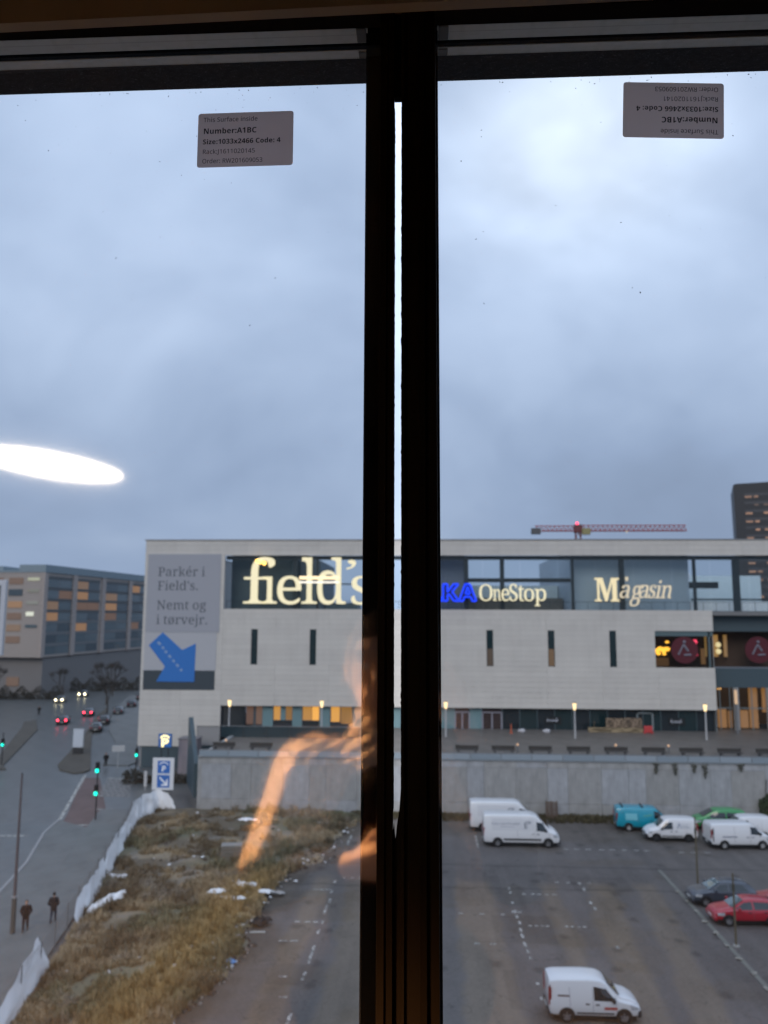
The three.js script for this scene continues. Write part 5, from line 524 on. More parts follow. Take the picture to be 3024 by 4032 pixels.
{ const teal = car_paint(0.005, 0.29, 0.40), r = thing('panel_van', 'turquoise panel van with a pale square print by the concrete wall', 'van', [19.15, 0, -73.4], -0.08, 'parked vans'), v = vehicle(r, TRANS, { ...transOpt, paint: teal, mirrorMat: black }); for (const s of [1, -1]) { part(r, 'side_print', v.side([[-1.7, 0.95], [-0.7, 0.95], [-0.7, 1.5], [-1.7, 1.5]], s, 0.012), mat(0.16, 0.48, 0.56, 0.6), 'pale turquoise square print'); part(r, 'side_stroke', v.side([[-0.2, 1.28], [0.5, 1.35], [0.6, 1.5], [-0.2, 1.36]], s, 0.012), mat(0.1, 0.36, 0.3, 0.6)); } for (const x of [-1.9, -0.2]) part(r, 'roof_rack', [box(x - 0.05, x + 0.05, 1.95, 2.06, -0.7, 0.7)], steelDark); }
{ const r = thing('panel_van', 'white panel van with dark wheel and grey back at the right edge', 'van', [25.35, 0, -68.6], 0.05, 'parked vans'), v = vehicle(r, TRANS, transOpt); for (const s of [1, -1]) part(r, 'side_print', v.side([[-1.6, 0.93], [-0.4, 0.93], [-0.4, 1.03], [-1.6, 1.03]], s, 0.012, 6, 1), mat(0.25, 0.27, 0.32, 0.6)); part(r, 'rear_door', [rbox(-2.47, -2.44, 0.6, 1.72, -0.8, -0.02, 0.01), rbox(-2.47, -2.44, 0.6, 1.72, 0.02, 0.8, 0.01)], mat(0.6, 0.6, 0.58, 0.5)); part(r, 'door_edge', rbox(-2.36, -2.26, 0.6, 1.66, 0.94, 0.975, 0.01), mat(0.08, 0.09, 0.09, 0.7)); }
{ const r = thing('small_van', 'white van behind, only its bright roof showing at the right', 'van', [27.0, 0, -71.4], Math.PI, 'parked vans'); vehicle(r, KANGOO, { ...kangooOpt }); }
{ const MPV = [[-2.4, 0.4, 0.9, 1.0, 0.82, 0.66], [-2.34, 0.34, 0.92, 1.3, 0.88, 0.7], [-2.0, 0.3, 0.95, 1.62, 0.91, 0.7], [-1.0, 0.3, 0.95, 1.74, 0.92, 0.71], [0.2, 0.3, 0.95, 1.7, 0.92, 0.7], [0.6, 0.3, 0.95, 1.58, 0.92, 0.69], [1.55, 0.3, 0.95, 1.08, 0.9, 0.72], [2.05, 0.3, 0.85, 0.95, 0.86, 0.68], [2.32, 0.32, 0.7, 0.76, 0.76, 0.6]]; const r = thing('parked_car', 'bright green people carrier behind the white vans', 'car', [25.9, 0, -74.2], Math.PI - 0.05, 'parked cars'); vehicle(r, MPV, { paint: car_paint(0.03, 0.27, 0.075), windows: [[[-0.35, 1.02], [1.3, 1.0], [0.62, 1.44], [-0.35, 1.5]], [[-2.0, 1.04], [-0.45, 1.02], [-0.45, 1.5], [-1.85, 1.46]]], windshield: [0.62, 1.52], axles: [-1.45, 1.45], wheelR: 0.32, headlight: [2.2, 0.74, 0.4, 0.1], taillight: [0.7, 1.0, 0.6, 0.85], mirror: [1.1, 1.08], seams: [0.5, -0.45], seamY: [0.42, 0.98], handles: [[-0.1, 0.85]] }); }
const HATCH = [[-2.02, 0.42, 0.78, 0.86, 0.74, 0.58], [-1.96, 0.34, 0.85, 1.0, 0.82, 0.62], [-1.6, 0.3, 0.9, 1.3, 0.88, 0.6], [-1.15, 0.3, 0.9, 1.42, 0.89, 0.6], [-0.2, 0.3, 0.9, 1.46, 0.9, 0.61], [0.25, 0.3, 0.9, 1.4, 0.9, 0.6], [1.05, 0.3, 0.88, 0.98, 0.88, 0.68], [1.6, 0.3, 0.8, 0.88, 0.85, 0.66], [1.95, 0.31, 0.7, 0.76, 0.76, 0.58], [2.08, 0.34, 0.55, 0.62, 0.64, 0.48]];
const hatchOpt = { windows: [[[-0.15, 0.96], [0.85, 0.94], [0.3, 1.28], [-0.15, 1.34]], [[-1.45, 0.98], [-0.25, 0.96], [-0.25, 1.34], [-1.15, 1.3]]], windshield: [0.28, 1.03], rearWindow: [-1.9, -1.45], axles: [-1.25, 1.3], wheelR: 0.31, headlight: [1.95, 0.68, 0.38, 0.09], taillight: [0.65, 0.9, 0.5, 0.76], mirror: [0.72, 1.0], seams: [0.95, -0.2, -1.05], seamY: [0.4, 0.92], handles: [[0.05, 0.8], [-0.9, 0.82]] };
{ const r = thing('parked_car', 'red hatchback parked at the right edge behind a stake', 'car', [19.55, 0, -52.3], Math.PI + 0.02, 'parked cars'); vehicle(r, HATCH, { ...hatchOpt, paint: car_paint(0.4, 0.014, 0.03), bumper: car_paint(0.33, 0.012, 0.025), shieldMat: phys(0.1, 0.14, 0.15, 0.08, { clearcoat: 1 }) }); const r2 = thing('parked_car', 'dark grey hatchback parked behind the red one', 'car', [19.3, 0, -55.5], Math.PI + 0.02, 'parked cars'); vehicle(r2, HATCH, { ...hatchOpt, paint: car_paint(0.055, 0.065, 0.085), bumper: car_paint(0.04, 0.045, 0.06), shieldMat: phys(0.1, 0.14, 0.15, 0.08, { clearcoat: 1 }) }); const r3 = thing('parked_car', 'second red car hidden behind the grey one, rear light showing', 'car', [23.2, 0, -54.6], Math.PI, 'parked cars'); vehicle(r3, HATCH, { ...hatchOpt, paint: car_paint(0.36, 0.03, 0.03) }); }
{ const head = (px, pz, q, lab, opt) => { const r = thing('street_car', lab, 'car', [px, 0, pz], q, 'cars driving on the far street'); vehicle(r, HATCH, { ...hatchOpt, ...opt }); };
  const dark = car_paint(0.02, 0.022, 0.026), dk2 = car_paint(0.06, 0.065, 0.07);
  head(-62.0, -135.6, Math.PI / 2 + 0.3, 'dark car with red tail lights, nearer one of two', { paint: dark, brakes: true }); head(-62.3, -146.6, Math.PI / 2 + 0.3, 'dark car with red tail lights, farther one of two', { paint: dk2, brakes: true }); head(-77.6, -167.9, -Math.PI / 2 + 0.25, 'oncoming car with bright headlights, nearer one', { paint: dark, lightsOn: true }); head(-78.2, -180.5, -Math.PI / 2 + 0.25, 'oncoming car with warm headlights, farther one', { paint: dark, lightsOn: true });
  [[-55.0, -127.5], [-57.4, -136.5], [-60.0, -149.4], [-61.8, -161], [-65, -175]].forEach(([x, z], i) => head(x + 2.2, z, Math.PI / 2 + 0.32, `dark parked car in the row beside the mall, ${['nearest', 'second', 'third', 'fourth', 'farthest'][i]} one`, { paint: i % 2 ? dark : dk2 })); }

// ---------------------------------------------------------------- people
const smin = (a, b, k) => { const h = clamp(0.5 + 0.5 * (b - a) / k); return lerp(b, a, h) - k * h * (1 - h); };
const cap = (a, b, ra, rb) => (x, y, z) => { const dx = b[0] - a[0], dy = b[1] - a[1], dz = b[2] - a[2], t = clamp(((x - a[0]) * dx + (y - a[1]) * dy + (z - a[2]) * dz) / (dx * dx + dy * dy + dz * dz + 1e-9)); return Math.hypot(x - a[0] - dx * t, y - a[1] - dy * t, z - a[2] - dz * t) - lerp(ra, rb, t); };
const ell = (c, r) => (x, y, z) => { const q = Math.hypot((x - c[0]) / r[0], (y - c[1]) / r[1], (z - c[2]) / r[2]); return (q - 1) * Math.min(...r); };
const blend = (list, k) => (x, y, z) => { let d = 9; for (const f of list) d = smin(d, f(x, y, z), k); return d; };
const skin = mat(0.5, 0.29, 0.2, 0.6), hairBrown = mat(0.05, 0.03, 0.018, 0.7);
function walker(pos, ry, label, coat, trousers, hood) { // faces +z, mid-stride, hands in the coat pockets
  const r = thing('person', label, 'person', pos, ry, 'people walking on the sidewalk');
  const legs = [[[-0.09, 0.92, 0], [-0.1, 0.5, 0.12], [-0.1, 0.09, 0.16]], [[0.09, 0.92, 0], [0.1, 0.48, 0.02], [0.1, 0.1, -0.2]]];
  const bones = [ell([0, 1.58, 0.02], [0.078, 0.115, 0.095]), cap([0, 1.46, 0.11], [0, 1.55, 0.115], 0.012, 0.02), cap([0, 1.36, 0], [0, 1.5, 0.01], 0.055, 0.05), cap([0, 1.3, 0], [0, 0.98, 0], 0.13, 0.12), cap([-0.17, 1.33, 0], [0.17, 1.33, 0], 0.06, 0.06), ...legs.flatMap(([h, k, a]) => [cap(h, k, 0.08, 0.055), cap(k, a, 0.052, 0.036), cap(a, [a[0], a[1] - 0.05, a[2] + 0.14], 0.04, 0.03)]), ...[-1, 1].flatMap((s) => [cap([s * 0.2, 1.33, 0], [s * 0.27, 1.06, -0.05], 0.05, 0.042), cap([s * 0.27, 1.06, -0.05], [s * 0.2, 0.9, 0.1], 0.04, 0.032)])];
  part(r, 'body', isoMesh(blend(bones, 0.03), [-0.42, -0.02, -0.36], [0.42, 1.76, 0.42], 0.028), skin);
  part(r, 'coat', isoMesh(blend([cap([0, 1.28, 0], [0, 0.8, 0], 0.165, 0.165), cap([-0.17, 1.33, 0], [0.17, 1.33, 0], 0.085, 0.085), ...[-1, 1].flatMap((s) => [cap([s * 0.2, 1.33, 0], [s * 0.28, 1.06, -0.05], 0.078, 0.068), cap([s * 0.28, 1.06, -0.05], [s * 0.17, 0.9, 0.1], 0.066, 0.06)])], 0.04), [-0.45, 0.5, -0.3], [0.45, 1.5, 0.3], 0.028), coat);
  part(r, 'trousers', isoMesh(blend([cap([-0.06, 0.9, 0], [0.06, 0.9, 0], 0.13, 0.13), ...legs.flatMap(([h, k, a]) => [cap(h, k, 0.1, 0.078), cap(k, [a[0], a[1] + 0.02, a[2]], 0.076, 0.06)])], 0.03), [-0.35, 0.0, -0.36], [0.35, 1.1, 0.36], 0.028), trousers);
  part(r, 'shoes', legs.map(([h, k, a]) => isoMesh(cap([a[0], 0.055, a[2] - 0.05], [a[0], 0.05, a[2] + 0.16], 0.052, 0.045), [a[0] - 0.1, -0.02, a[2] - 0.15], [a[0] + 0.1, 0.14, a[2] + 0.27], 0.025)), black);
  part(r, 'hair', isoMesh((x, y, z) => Math.max(ell([0, 1.6, 0.0], [0.095, 0.115, 0.11])(x, y, z), z - 0.07 + (y > 1.66 ? -0.05 : 0)), [-0.14, 1.42, -0.16], [0.14, 1.76, 0.16], 0.02), hood);
}
walker([-23.5, 0.12, -47.9], 0.35, 'person in a long dark brown coat walking beside the mast', mat(0.018, 0.012, 0.013, 0.9), mat(0.03, 0.014, 0.015, 0.9), mat(0.06, 0.04, 0.03, 0.9));
walker([-22.5, 0.12, -49.3], Math.PI + 0.25, 'person in a black jacket and blue trousers walking by the tarp fence', mat(0.018, 0.018, 0.022, 0.9), mat(0.02, 0.035, 0.06, 0.9), mat(0.02, 0.02, 0.022, 0.9));
walker([-38.9, 0.14, -97.3], 0.2, 'person in black standing at the tip of the traffic island', mat(0.014, 0.014, 0.015, 0.9), mat(0.015, 0.016, 0.018, 0.9), black);
walker([-71.4, 0.0, -145.9], 0.2, 'small distant person in black on the verge', mat(0.014, 0.014, 0.015, 0.9), mat(0.015, 0.016, 0.018, 0.9), black);

// ---------------------------------------------------------------- the room behind the window
const FL = 16.72, CE = 19.98;
{
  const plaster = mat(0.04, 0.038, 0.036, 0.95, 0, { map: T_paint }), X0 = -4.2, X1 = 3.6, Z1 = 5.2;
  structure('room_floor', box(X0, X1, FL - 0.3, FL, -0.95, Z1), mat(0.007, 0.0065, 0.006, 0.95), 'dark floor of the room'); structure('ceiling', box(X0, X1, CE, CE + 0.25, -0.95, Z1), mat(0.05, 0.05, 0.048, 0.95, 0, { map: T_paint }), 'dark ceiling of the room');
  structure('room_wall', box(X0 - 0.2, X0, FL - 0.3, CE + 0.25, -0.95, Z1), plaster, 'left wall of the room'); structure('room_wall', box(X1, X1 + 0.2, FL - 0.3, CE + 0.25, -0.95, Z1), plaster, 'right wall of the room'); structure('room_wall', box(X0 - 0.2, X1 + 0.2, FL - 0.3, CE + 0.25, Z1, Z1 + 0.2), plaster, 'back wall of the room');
  const front = structure('window_wall', uvM(new THREE.ExtrudeGeometry(new THREE.Shape([[X0, 19.127], [-1.3, 19.1693], [0.4, 19.196], [1.2, 19.207], [X1, 19.23], [X1, CE], [X0, CE]].map((p) => new THREE.Vector2(...p))), { depth: 0.014, bevelEnabled: false }).translate(0, 0, -0.8255)), mat(0.15, 0.17, 0.185, 0.95, 0, { map: T_paint }), 'lintel above the window, tinted cool against the warm lamp light');  // cool daylight tint put into the colour to offset the orange bounce
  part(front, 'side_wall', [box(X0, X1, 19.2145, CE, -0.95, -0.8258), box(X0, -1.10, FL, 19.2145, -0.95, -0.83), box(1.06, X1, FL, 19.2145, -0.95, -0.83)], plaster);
  const bld = thing('own_building', 'facade of the building the photograph is taken from', 'building', [0, 0, 0]); part(bld, 'wall', box(-22, 22, 0, FL - 0.31, -0.95, 13), mat(0.25, 0.25, 0.25, 0.9)); part(bld, 'upper_wall', box(-22, 22, CE + 0.26, 24, -0.95, 13), mat(0.25, 0.25, 0.25, 0.9));
}
{ // two sealed glazing units side by side with an open joint between them
  const glassTint = C(0.62, 0.645, 0.672), pane = new THREE.MeshPhysicalMaterial({ color: glassTint, roughness: 0.048, transmission: 1, thickness: 0, ior: 2.3 });
  const frameBlack = phys(0.0085, 0.0065, 0.005, 0.85, { specularIntensity: 0.06 }), seal = phys(0.006, 0.006, 0.007, 0.9, { specularIntensity: 0.1 }), edgeSeal = phys(0.004, 0.004, 0.004, 0.9, { specularIntensity: 0.1 });
  const T_sp = texture(512, 64, (i, j) => { const dx = (i % 16) - 8, a = Math.hypot(dx, (j % 64) - 18), b = Math.hypot(((i + 8) % 16) - 8, (j % 64) - 44), k = (a < 2.6 || b < 2.6 ? 0.45 : 1) * (0.85 + 0.3 * fbm(i / 40, j / 40, 4, 0, 91)); return [k, k, k * 0.97]; }); T_sp.repeat.set(12, 40);
  const T_dirt = texture(512, 128, (i, j) => { const n = fbm(i / 9, j / 9, 4, 0, 95), s = vnoise(i / 1.6, j / 1.6, 0, 96), k = 0.2 + 0.35 * n + (s > 0.8 ? 4.5 * (s - 0.8) / 0.2 * n : 0); return [k * 0.2, k * 0.2, k * 0.21]; });
  T_dirt.repeat.set(3, 1 / 0.047);
  const spacerM = mat(0.8, 0.79, 0.74, 0.6, 0, { map: T_sp }), dirty = mat(0.36, 0.37, 0.4, 0.9, 0, { map: T_dirt });
  const unit = (x0, x1, label, strip) => {
    const u = thing('window_unit', label, 'window', [0, 0, 0]);
    part(u, 'glass', new THREE.PlaneGeometry(x1 - x0, 2.46).translate((x0 + x1) / 2, 17.985, -0.853), pane);
    // seen from below: spacers, dark sealant and the dusty outer gasket at the head
    const soffit = (z0, z1, m, n, dy = 0) => part(u, n, uvM(box(strip[0], strip[1], 19.197 + dy, 19.213, -z1, -z0)), m);
    soffit(0.8555, 0.8815, spacerM, 'spacer_bar'); soffit(0.8817, 0.8938, seal, 'sealant', 0.001); soffit(0.894, 0.9088, spacerM, 'spacer_bar'); soffit(0.909, 0.9555, dirty, 'outer_gasket', -0.0005);
    part(u, 'head_gasket', box(x0, x1, 19.192, 19.2143, -0.851, -0.826), seal);
    part(u, 'sill', box(x0, x1, FL, 16.78, -0.95, -0.80), frameBlack);
    // corner keys of the spacers
    for (const x of [strip[2]]) part(u, 'corner_key', [rbox(x - 0.006, x + 0.006, 19.1955, 19.2, -0.880, -0.857, 0.001), rbox(x - 0.006, x + 0.006, 19.1955, 19.2, -0.9075, -0.8955, 0.001)], mat(0.2, 0.19, 0.17, 0.6));
    return u;
  };
  const L = unit(-1.098, -0.0512, 'left pane of the window with black edge and spacer bars', [-1.098, -0.067, -0.075]), Rr = unit(0.0138, 1.058, 'right pane of the window with black edge and spacer bars', [0.0165, 1.058, 0.024]);
  part(L, 'edge_seal', box(-0.0665, -0.0512, FL, 19.197, -0.925, -0.8555), edgeSeal); part(L, 'edge_strip', box(-0.0682, -0.0668, FL, 19.19, -0.875, -0.8565), mat(0.16, 0.16, 0.17, 0.25, 0.8)); part(L, 'edge_seal', box(-1.097, -1.08, FL, 19.197, -0.925, -0.8555), edgeSeal);
  part(Rr, 'edge_seal', box(0.0142, 0.0158, FL, 19.197, -0.9, -0.8555), edgeSeal); part(Rr, 'edge_strip', box(0.0160, 0.0167, FL, 19.19, -0.872, -0.8565), mat(0.22, 0.22, 0.23, 0.25, 0.8)); part(Rr, 'edge_seal', box(1.042, 1.057, FL, 19.197, -0.925, -0.8555), edgeSeal);
  // profile sections extruded from floor to lintel
  const prof = (pts) => { const g = new THREE.ExtrudeGeometry(new THREE.Shape(pts.map(([x, z]) => new THREE.Vector2(x, -z))), { depth: 19.2143 - FL - 0.061, bevelEnabled: false }); g.rotateX(-Math.PI / 2); g.translate(0, FL + 0.0605, 0); return g; };
  part(L, 'frame_profile', prof([[-0.0511, -0.852], [-0.0505, -0.8465], [-0.0430, -0.8455], [-0.0425, -0.8485], [-0.0405, -0.8485], [-0.04, -0.8455], [-0.0345, -0.846], [-0.0339, -0.850], [-0.0352, -0.87], [-0.0511, -0.87]]), frameBlack);
  part(Rr, 'frame_profile', prof([[-0.0258, -0.850], [-0.0255, -0.846], [-0.0225, -0.8455], [-0.0222, -0.8495], [-0.0180, -0.8495], [-0.0177, -0.844], [-0.0065, -0.843], [0.0005, -0.8445], [0.0008, -0.850], [0.0132, -0.850], [0.0136, -0.854], [0.0136, -0.875], [-0.0255, -0.87]]), frameBlack);
  // torn foam in the joint: ragged edges, closed below and at the very top
  const pts = [], q = (y) => 0.0006 * (fbm(y * 260, 3, 3, 0, 301) - 0.4) + (hash(Math.floor(y * 400), 7) > 0.95 ? 0.0005 : 0);
  for (let y = 19.09; y > 18.32; y -= 0.003) pts.push([-0.0260 - q(y), y]); pts.push([-0.0275, 18.30], [-0.0300, 18.285], [-0.0318, 18.268]); for (const p of [[-0.0334, 18.285]]) pts.push(p); const left = []; for (let y = 18.30; y < 19.09; y += 0.003) left.push([-0.0337 + q(y + 5) * 0.7, y]);
  const rightShape = new THREE.Shape([...pts.map((p) => new THREE.Vector2(...p)), new THREE.Vector2(-0.0352, 18.27), new THREE.Vector2(-0.0352, FL + 0.07), new THREE.Vector2(-0.0215, FL + 0.07), new THREE.Vector2(-0.0215, 19.09)]);
  part(Rr, 'foam_seal', new THREE.ExtrudeGeometry(rightShape, { depth: 0.012, bevelEnabled: false }).translate(0, 0, -0.864), phys(0.009, 0.007, 0.0055, 1, { specularIntensity: 0.06 }));
  const leftShape = new THREE.Shape([new THREE.Vector2(-0.036, 18.285), ...left.map((p) => new THREE.Vector2(...p)), new THREE.Vector2(-0.036, 19.09)]);
  part(L, 'foam_seal', new THREE.ExtrudeGeometry(leftShape, { depth: 0.01, bevelEnabled: false }).translate(0, 0, -0.863), phys(0.008, 0.0065, 0.005, 1, { specularIntensity: 0.06 })); part(L, 'joint_cap', box(-0.0345, -0.0255, 19.107, 19.214, -0.868, -0.858), seal);
  // flecks of dirt on the glass, thickest just below the head
  const fleck = (a, b, n) => { const g = []; for (let k = 0; k < n; k++) { const y = 19.118 - Math.pow(R(), 4) * 0.3, x = rr(a, b), s = rr(0.0002, 0.0009); g.push(new THREE.TetrahedronGeometry(s, 0).scale(rr(0.7, 2.4), rr(0.6, 1.2), 0.25).rotateZ(R() * 6).translate(x, y, -0.8522)); } return g; };
  const d1 = part(L, 'dirt_flecks', fleck(-0.55, -0.07, 80), mat(0.05, 0.045, 0.045, 1)), d2 = part(Rr, 'dirt_flecks', fleck(0.02, 0.45, 80), mat(0.05, 0.045, 0.045, 1)); d1.userData.kind = d2.userData.kind = 'stuff';
}
{ // two glazing stickers
  const make = (pos, rz, rack, label) => {
    const cv = document.createElement('canvas'); cv.width = 720; cv.height = 438; const c = cv.getContext('2d'); c.fillStyle = 'rgb(214,202,200)'; c.fillRect(0, 0, 720, 438); c.fillStyle = 'rgb(28,24,28)';
    c.font = '49px sans-serif'; c.fillText('This Surface inside', 40, 70); c.font = 'bold 60px sans-serif'; c.fillText('Number:A1BC', 40, 166, 420); c.font = 'bold 54px sans-serif'; c.fillText('Size:1033x2466 Code: 4', 38, 250, 636); c.font = '49px sans-serif'; c.fillText('Rack:' + rack, 38, 328, 400); c.fillText('Order: RW201609053', 38, 404, 456);
    const t = new THREE.CanvasTexture(cv); t.colorSpace = THREE.SRGBColorSpace; const W = 0.1135, H = 0.0685, r = 0.004, s = new THREE.Shape(); s.moveTo(-W / 2 + r, -H / 2); s.lineTo(W / 2 - r, -H / 2); s.quadraticCurveTo(W / 2, -H / 2, W / 2, -H / 2 + r); s.lineTo(W / 2, H / 2 - r); s.quadraticCurveTo(W / 2, H / 2, W / 2 - r, H / 2); s.lineTo(-W / 2 + r, H / 2); s.quadraticCurveTo(-W / 2, H / 2, -W / 2, H / 2 - r); s.lineTo(-W / 2, -H / 2 + r); s.quadraticCurveTo(-W / 2, -H / 2, -W / 2 + r, -H / 2);
    const g = new THREE.ShapeGeometry(s, 6), p = g.attributes.position, uv = g.attributes.uv; for (let i = 0; i < p.count; i++) uv.setXY(i, p.getX(i) / W + 0.5, p.getY(i) / H + 0.5);
    const o = solo('glazing_sticker', label, 'sticker', g, new THREE.MeshPhysicalMaterial({ color: C(1, 0.97, 0.96), map: t, roughness: 0.95, transmission: 0.5, thickness: 0, side: THREE.DoubleSide }), pos); o.rotation.z = rz;
  };
  make([-0.2095, 19.0545, -0.8515], 0.004, 'J1611020145', 'glazing sticker the right way up on the left pane'); make([0.2855, 19.0755, -0.8515], Math.PI - 0.05, 'J1611020141', 'glazing sticker upside down on the right pane');
}
{ // pendant lamp behind the camera, seen as a bright ellipse in the glass
  const l = thing('pendant_lamp', 'round pendant lamp mirrored as a bright oval in the left pane', 'lamp', [-1.294, 19.008, 0.905]);
  part(l, 'lamp_shade', new THREE.LatheGeometry([[0.249, 0.0], [0.256, 0.006], [0.254, 0.03], [0.21, 0.1], [0.11, 0.15], [0.04, 0.17], [0, 0.172]].map((p) => new THREE.Vector2(...p)), 48), mat(0.1, 0.09, 0.08, 0.6)); part(l, 'diffuser', new THREE.CylinderGeometry(0.24, 0.24, 0.012, 48).translate(0, 0.006, 0), glow(1, 0.82, 0.6, 14, 0.6)); part(l, 'rod', new THREE.CylinderGeometry(0.006, 0.006, 0.8, 10).translate(0, 0.565, 0), steelDark);
  const p = new THREE.SpotLight(new THREE.Color().setRGB(1, 0.47, 0.17), 240, 0, 70.5 * D2R, 0.16, 2); p.position.set(0, -0.03, 0); p.target.position.set(0, -3, 0); p.castShadow = true; p.shadow.radius = 6; l.add(p, p.target); l.rotation.z = -0.09; l.rotation.x = 0.06;
}
{ // the photographer, standing behind the phone and mirrored in the left pane beside the post
  const ph = thing('person', 'photographer with a creased pale shawl, mirrored in the glass beside the post', 'person', [0, FL, 0]);
  const O = (x, y, z) => [x, y - FL, z];
  const head = O(-0.107, 18.375, 0.265), sh = [O(-0.29, 18.10, 0.3), O(0.12, 18.10, 0.3)], el = [O(-0.375, 17.885, 0.24), O(0.2, 17.93, 0.17)], wr = [O(-0.168, 17.96, 0.085), O(0.085, 18.27, 0.075)];
  const hips = [O(-0.19, 17.62, 0.33), O(0.02, 17.62, 0.33)], kn = [O(-0.2, 17.2, 0.31), O(0.03, 17.2, 0.3)], an = [O(-0.2, 16.8, 0.34), O(0.04, 16.8, 0.33)];
  const finger = (pts, r) => pts.slice(1).map((p, i) => cap(pts[i], p, r * (1 - 0.08 * i), r * (0.93 - 0.08 * i)));
  const hand = (w, d, up) => { const D = new THREE.Vector3(...d).normalize(), U = new THREE.Vector3(...up).normalize(), N = new THREE.Vector3().crossVectors(D, U).normalize(), W0 = new THREE.Vector3(...w), P = (a, b, c) => W0.clone().addScaledVector(D, a).addScaledVector(U, b).addScaledVector(N, c).toArray(), out = [cap(P(0, 0, 0), P(0.07, 0.02, 0), 0.026, 0.024), cap(P(0, 0, 0), P(0.07, -0.02, 0), 0.026, 0.022)]; [[0.032, 0.072], [0.011, 0.08], [-0.011, 0.076], [-0.031, 0.06]].forEach(([u, l]) => out.push(...finger([P(0.08, u, 0), P(0.08 + l * 0.45, u, 0.012), P(0.08 + l * 0.62, u, 0.04), P(0.08 + l * 0.45, u, 0.06)], 0.0092))); out.push(...finger([P(0.02, 0.025, 0.005), P(0.05, 0.052, 0.025), P(0.078, 0.05, 0.045)], 0.011)); return out; };
  const hL = hand(wr[0], [0.95, 0.2, -0.15], [0.1, 0.9, -0.2]), hR = hand(wr[1], [-0.5, 0.85, -0.1], [-0.75, -0.45, 0]);
  const core = [cap(O(-0.085, 18.2, 0.3), [head[0], head[1] - 0.05, head[2] + 0.02], 0.056, 0.05), cap(O(-0.085, 18.05, 0.31), O(-0.085, 17.75, 0.32), 0.14, 0.13), cap(sh[0], sh[1], 0.07, 0.07), cap(hips[0], hips[1], 0.12, 0.12), ...[0, 1].flatMap((i) => [cap(sh[i], el[i], 0.055, 0.043), cap(el[i], wr[i], 0.042, 0.027), cap(hips[i], kn[i], 0.09, 0.06), cap(kn[i], an[i], 0.058, 0.038), cap(an[i], [an[i][0], an[i][1] - 0.04, an[i][2] - 0.15], 0.042, 0.032)])];
  const H = [ell(head, [0.077, 0.118, 0.098]), ell([head[0], head[1] - 0.055, head[2] - 0.025], [0.058, 0.07, 0.072]), cap([head[0], head[1] + 0.02, head[2] - 0.095], [head[0], head[1] - 0.025, head[2] - 0.115], 0.012, 0.017), cap([head[0] - 0.03, head[1] - 0.065, head[2] - 0.088], [head[0] + 0.03, head[1] - 0.065, head[2] - 0.088], 0.011, 0.011), cap([head[0] - 0.05, head[1] + 0.035, head[2] - 0.08], [head[0] + 0.05, head[1] + 0.035, head[2] - 0.08], 0.014, 0.014), ell([head[0] - 0.08, head[1] - 0.01, head[2] + 0.01], [0.014, 0.033, 0.022]), ell([head[0] + 0.08, head[1] - 0.01, head[2] + 0.01], [0.014, 0.033, 0.022])];
  const body = join([isoMesh(blend(core, 0.03), [-0.56, -0.02, -0.05], [0.36, 1.62, 0.52], 0.016), isoMesh(blend([...H, core[0]], 0.012), [head[0] - 0.12, head[1] - 0.16, head[2] - 0.15], [head[0] + 0.12, head[1] + 0.14, head[2] + 0.14], 0.006), isoMesh(blend(hL, 0.006), [wr[0][0] - 0.06, wr[0][1] - 0.1, wr[0][2] - 0.13], [wr[0][0] + 0.18, wr[0][1] + 0.12, wr[0][2] + 0.1], 0.004), isoMesh(blend(hR, 0.006), [wr[1][0] - 0.18, wr[1][1] - 0.08, wr[1][2] - 0.1], [wr[1][0] + 0.08, wr[1][1] + 0.2, wr[1][2] + 0.08], 0.004)]);
  part(ph, 'body', body, mat(0.55, 0.37, 0.28, 0.55)); for (const s of [-1, 1]) part(ph, 'eye', new THREE.SphereGeometry(0.0115, 10, 8).translate(head[0] + s * 0.032, head[1] + 0.008, head[2] - 0.083), mat(0.5, 0.5, 0.5, 0.2));
  const arm = (i, t) => [lerp(el[i][0], wr[i][0], t), lerp(el[i][1], wr[i][1], t), lerp(el[i][2], wr[i][2], t)];
  part(ph, 'coat', isoMesh(blend([cap(O(-0.085, 18.05, 0.31), O(-0.085, 17.62, 0.32), 0.155, 0.16), ...[0, 1].flatMap((i) => [cap(sh[i], el[i], 0.07, 0.062), cap(el[i], arm(i, 0.86), 0.06, 0.045)])], 0.04), [-0.6, 0.7, -0.05], [0.42, 1.5, 0.56], 0.014), phys(0.007, 0.0065, 0.007, 1, { specularIntensity: 0.1 }));
  const S = blend([cap([sh[0][0] + 0.03, sh[0][1] - 0.005, sh[0][2]], [sh[1][0] - 0.03, sh[1][1] - 0.005, sh[1][2]], 0.082, 0.082), cap(O(-0.095, 18.22, 0.31), O(-0.09, 18.13, 0.31), 0.075, 0.105), ...[0, 1].map((i) => cap(sh[i], [lerp(sh[i][0], el[i][0], 0.96), lerp(sh[i][1], el[i][1], 0.96), lerp(sh[i][2], el[i][2], 0.96)], 0.082, 0.064))], 0.05);
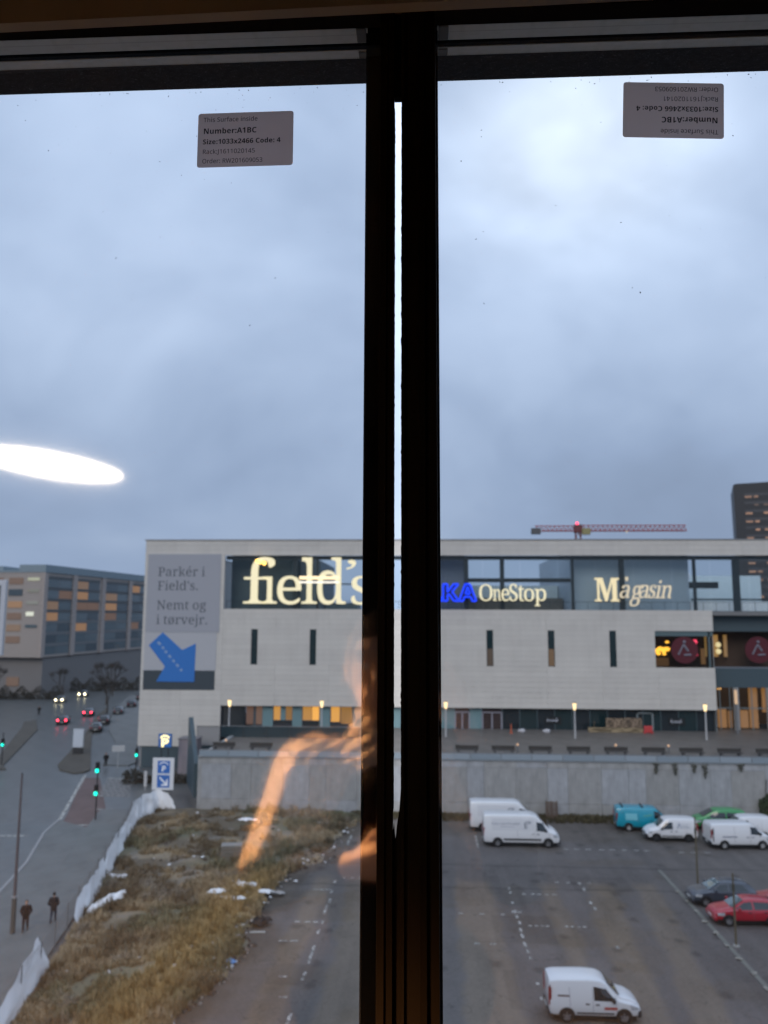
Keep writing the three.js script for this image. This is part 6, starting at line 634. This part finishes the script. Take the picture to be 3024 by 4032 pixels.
  part(ph, 'shawl', isoMesh((x, y, z) => { const k = smooth(1.36, 1.46, y + x * 0.15), n = 0.035 * fbm(x * 11, y * 11 + z * 5, 3, 0, 401), ta = -0.52 * x + 0.85 * y, tb = 0.93 * x - 0.37 * y, f = lerp(Math.pow(Math.abs(Math.sin((tb + n) * 80)), 0.8), Math.pow(Math.abs(Math.sin((ta + n + z * 0.25) * 110)), 0.8), k); return Math.max(S(x, y, z) - 0.006 - lerp(0.006, 0.013, k) * f, 1.2 - y + 0.02 * Math.sin(x * 60)); }, [-0.56, 1.1, 0.1], [0.36, 1.6, 0.54], 0.0075), mat(0.46, 0.4, 0.35, 0.85), 'pale creased shawl over the shoulders');
  part(ph, 'trousers', isoMesh(blend([cap(hips[0], hips[1], 0.145, 0.145), ...[0, 1].flatMap((i) => [cap(hips[i], kn[i], 0.11, 0.08), cap(kn[i], [an[i][0], an[i][1] + 0.02, an[i][2]], 0.078, 0.06)])], 0.03), [-0.42, 0.02, 0.08], [0.3, 1.08, 0.56], 0.02), phys(0.006, 0.006, 0.007, 1, { specularIntensity: 0.1 })); part(ph, 'shoes', an.map((a) => isoMesh(cap([a[0], 0.05, a[2] + 0.04], [a[0], 0.045, a[2] - 0.18], 0.055, 0.045), [a[0] - 0.1, -0.03, a[2] - 0.3], [a[0] + 0.1, 0.14, a[2] + 0.14], 0.02)), black);
  part(ph, 'hair', isoMesh((x, y, z) => Math.max(ell([head[0], head[1] + 0.02, head[2] + 0.02], [0.09, 0.122, 0.112])(x, y, z) + 0.004 * Math.sin(x * 300 + y * 80), -(z - head[2] + 0.035) - (y - head[1] > 0.075 ? 0.05 : 0)), [head[0] - 0.12, head[1] - 0.14, head[2] - 0.13], [head[0] + 0.12, head[1] + 0.16, head[2] + 0.16], 0.009), hairBrown);
  const phone = thing('phone', 'dark phone held behind the lens', 'phone', [0.0, 18.41, 0.034]); part(phone, 'body', new RoundedBoxGeometry(0.072, 0.146, 0.008, 2, 0.003), black); part(phone, 'screen', new THREE.PlaneGeometry(0.066, 0.136).translate(0, 0, 0.0045), mat(0.02, 0.02, 0.025, 0.2)); part(phone, 'camera_bump', new THREE.CylinderGeometry(0.006, 0.006, 0.004, 16).rotateX(Math.PI / 2).translate(0.015, 0.055, -0.005), steelDark);
}
renderer.render(scene, camera);
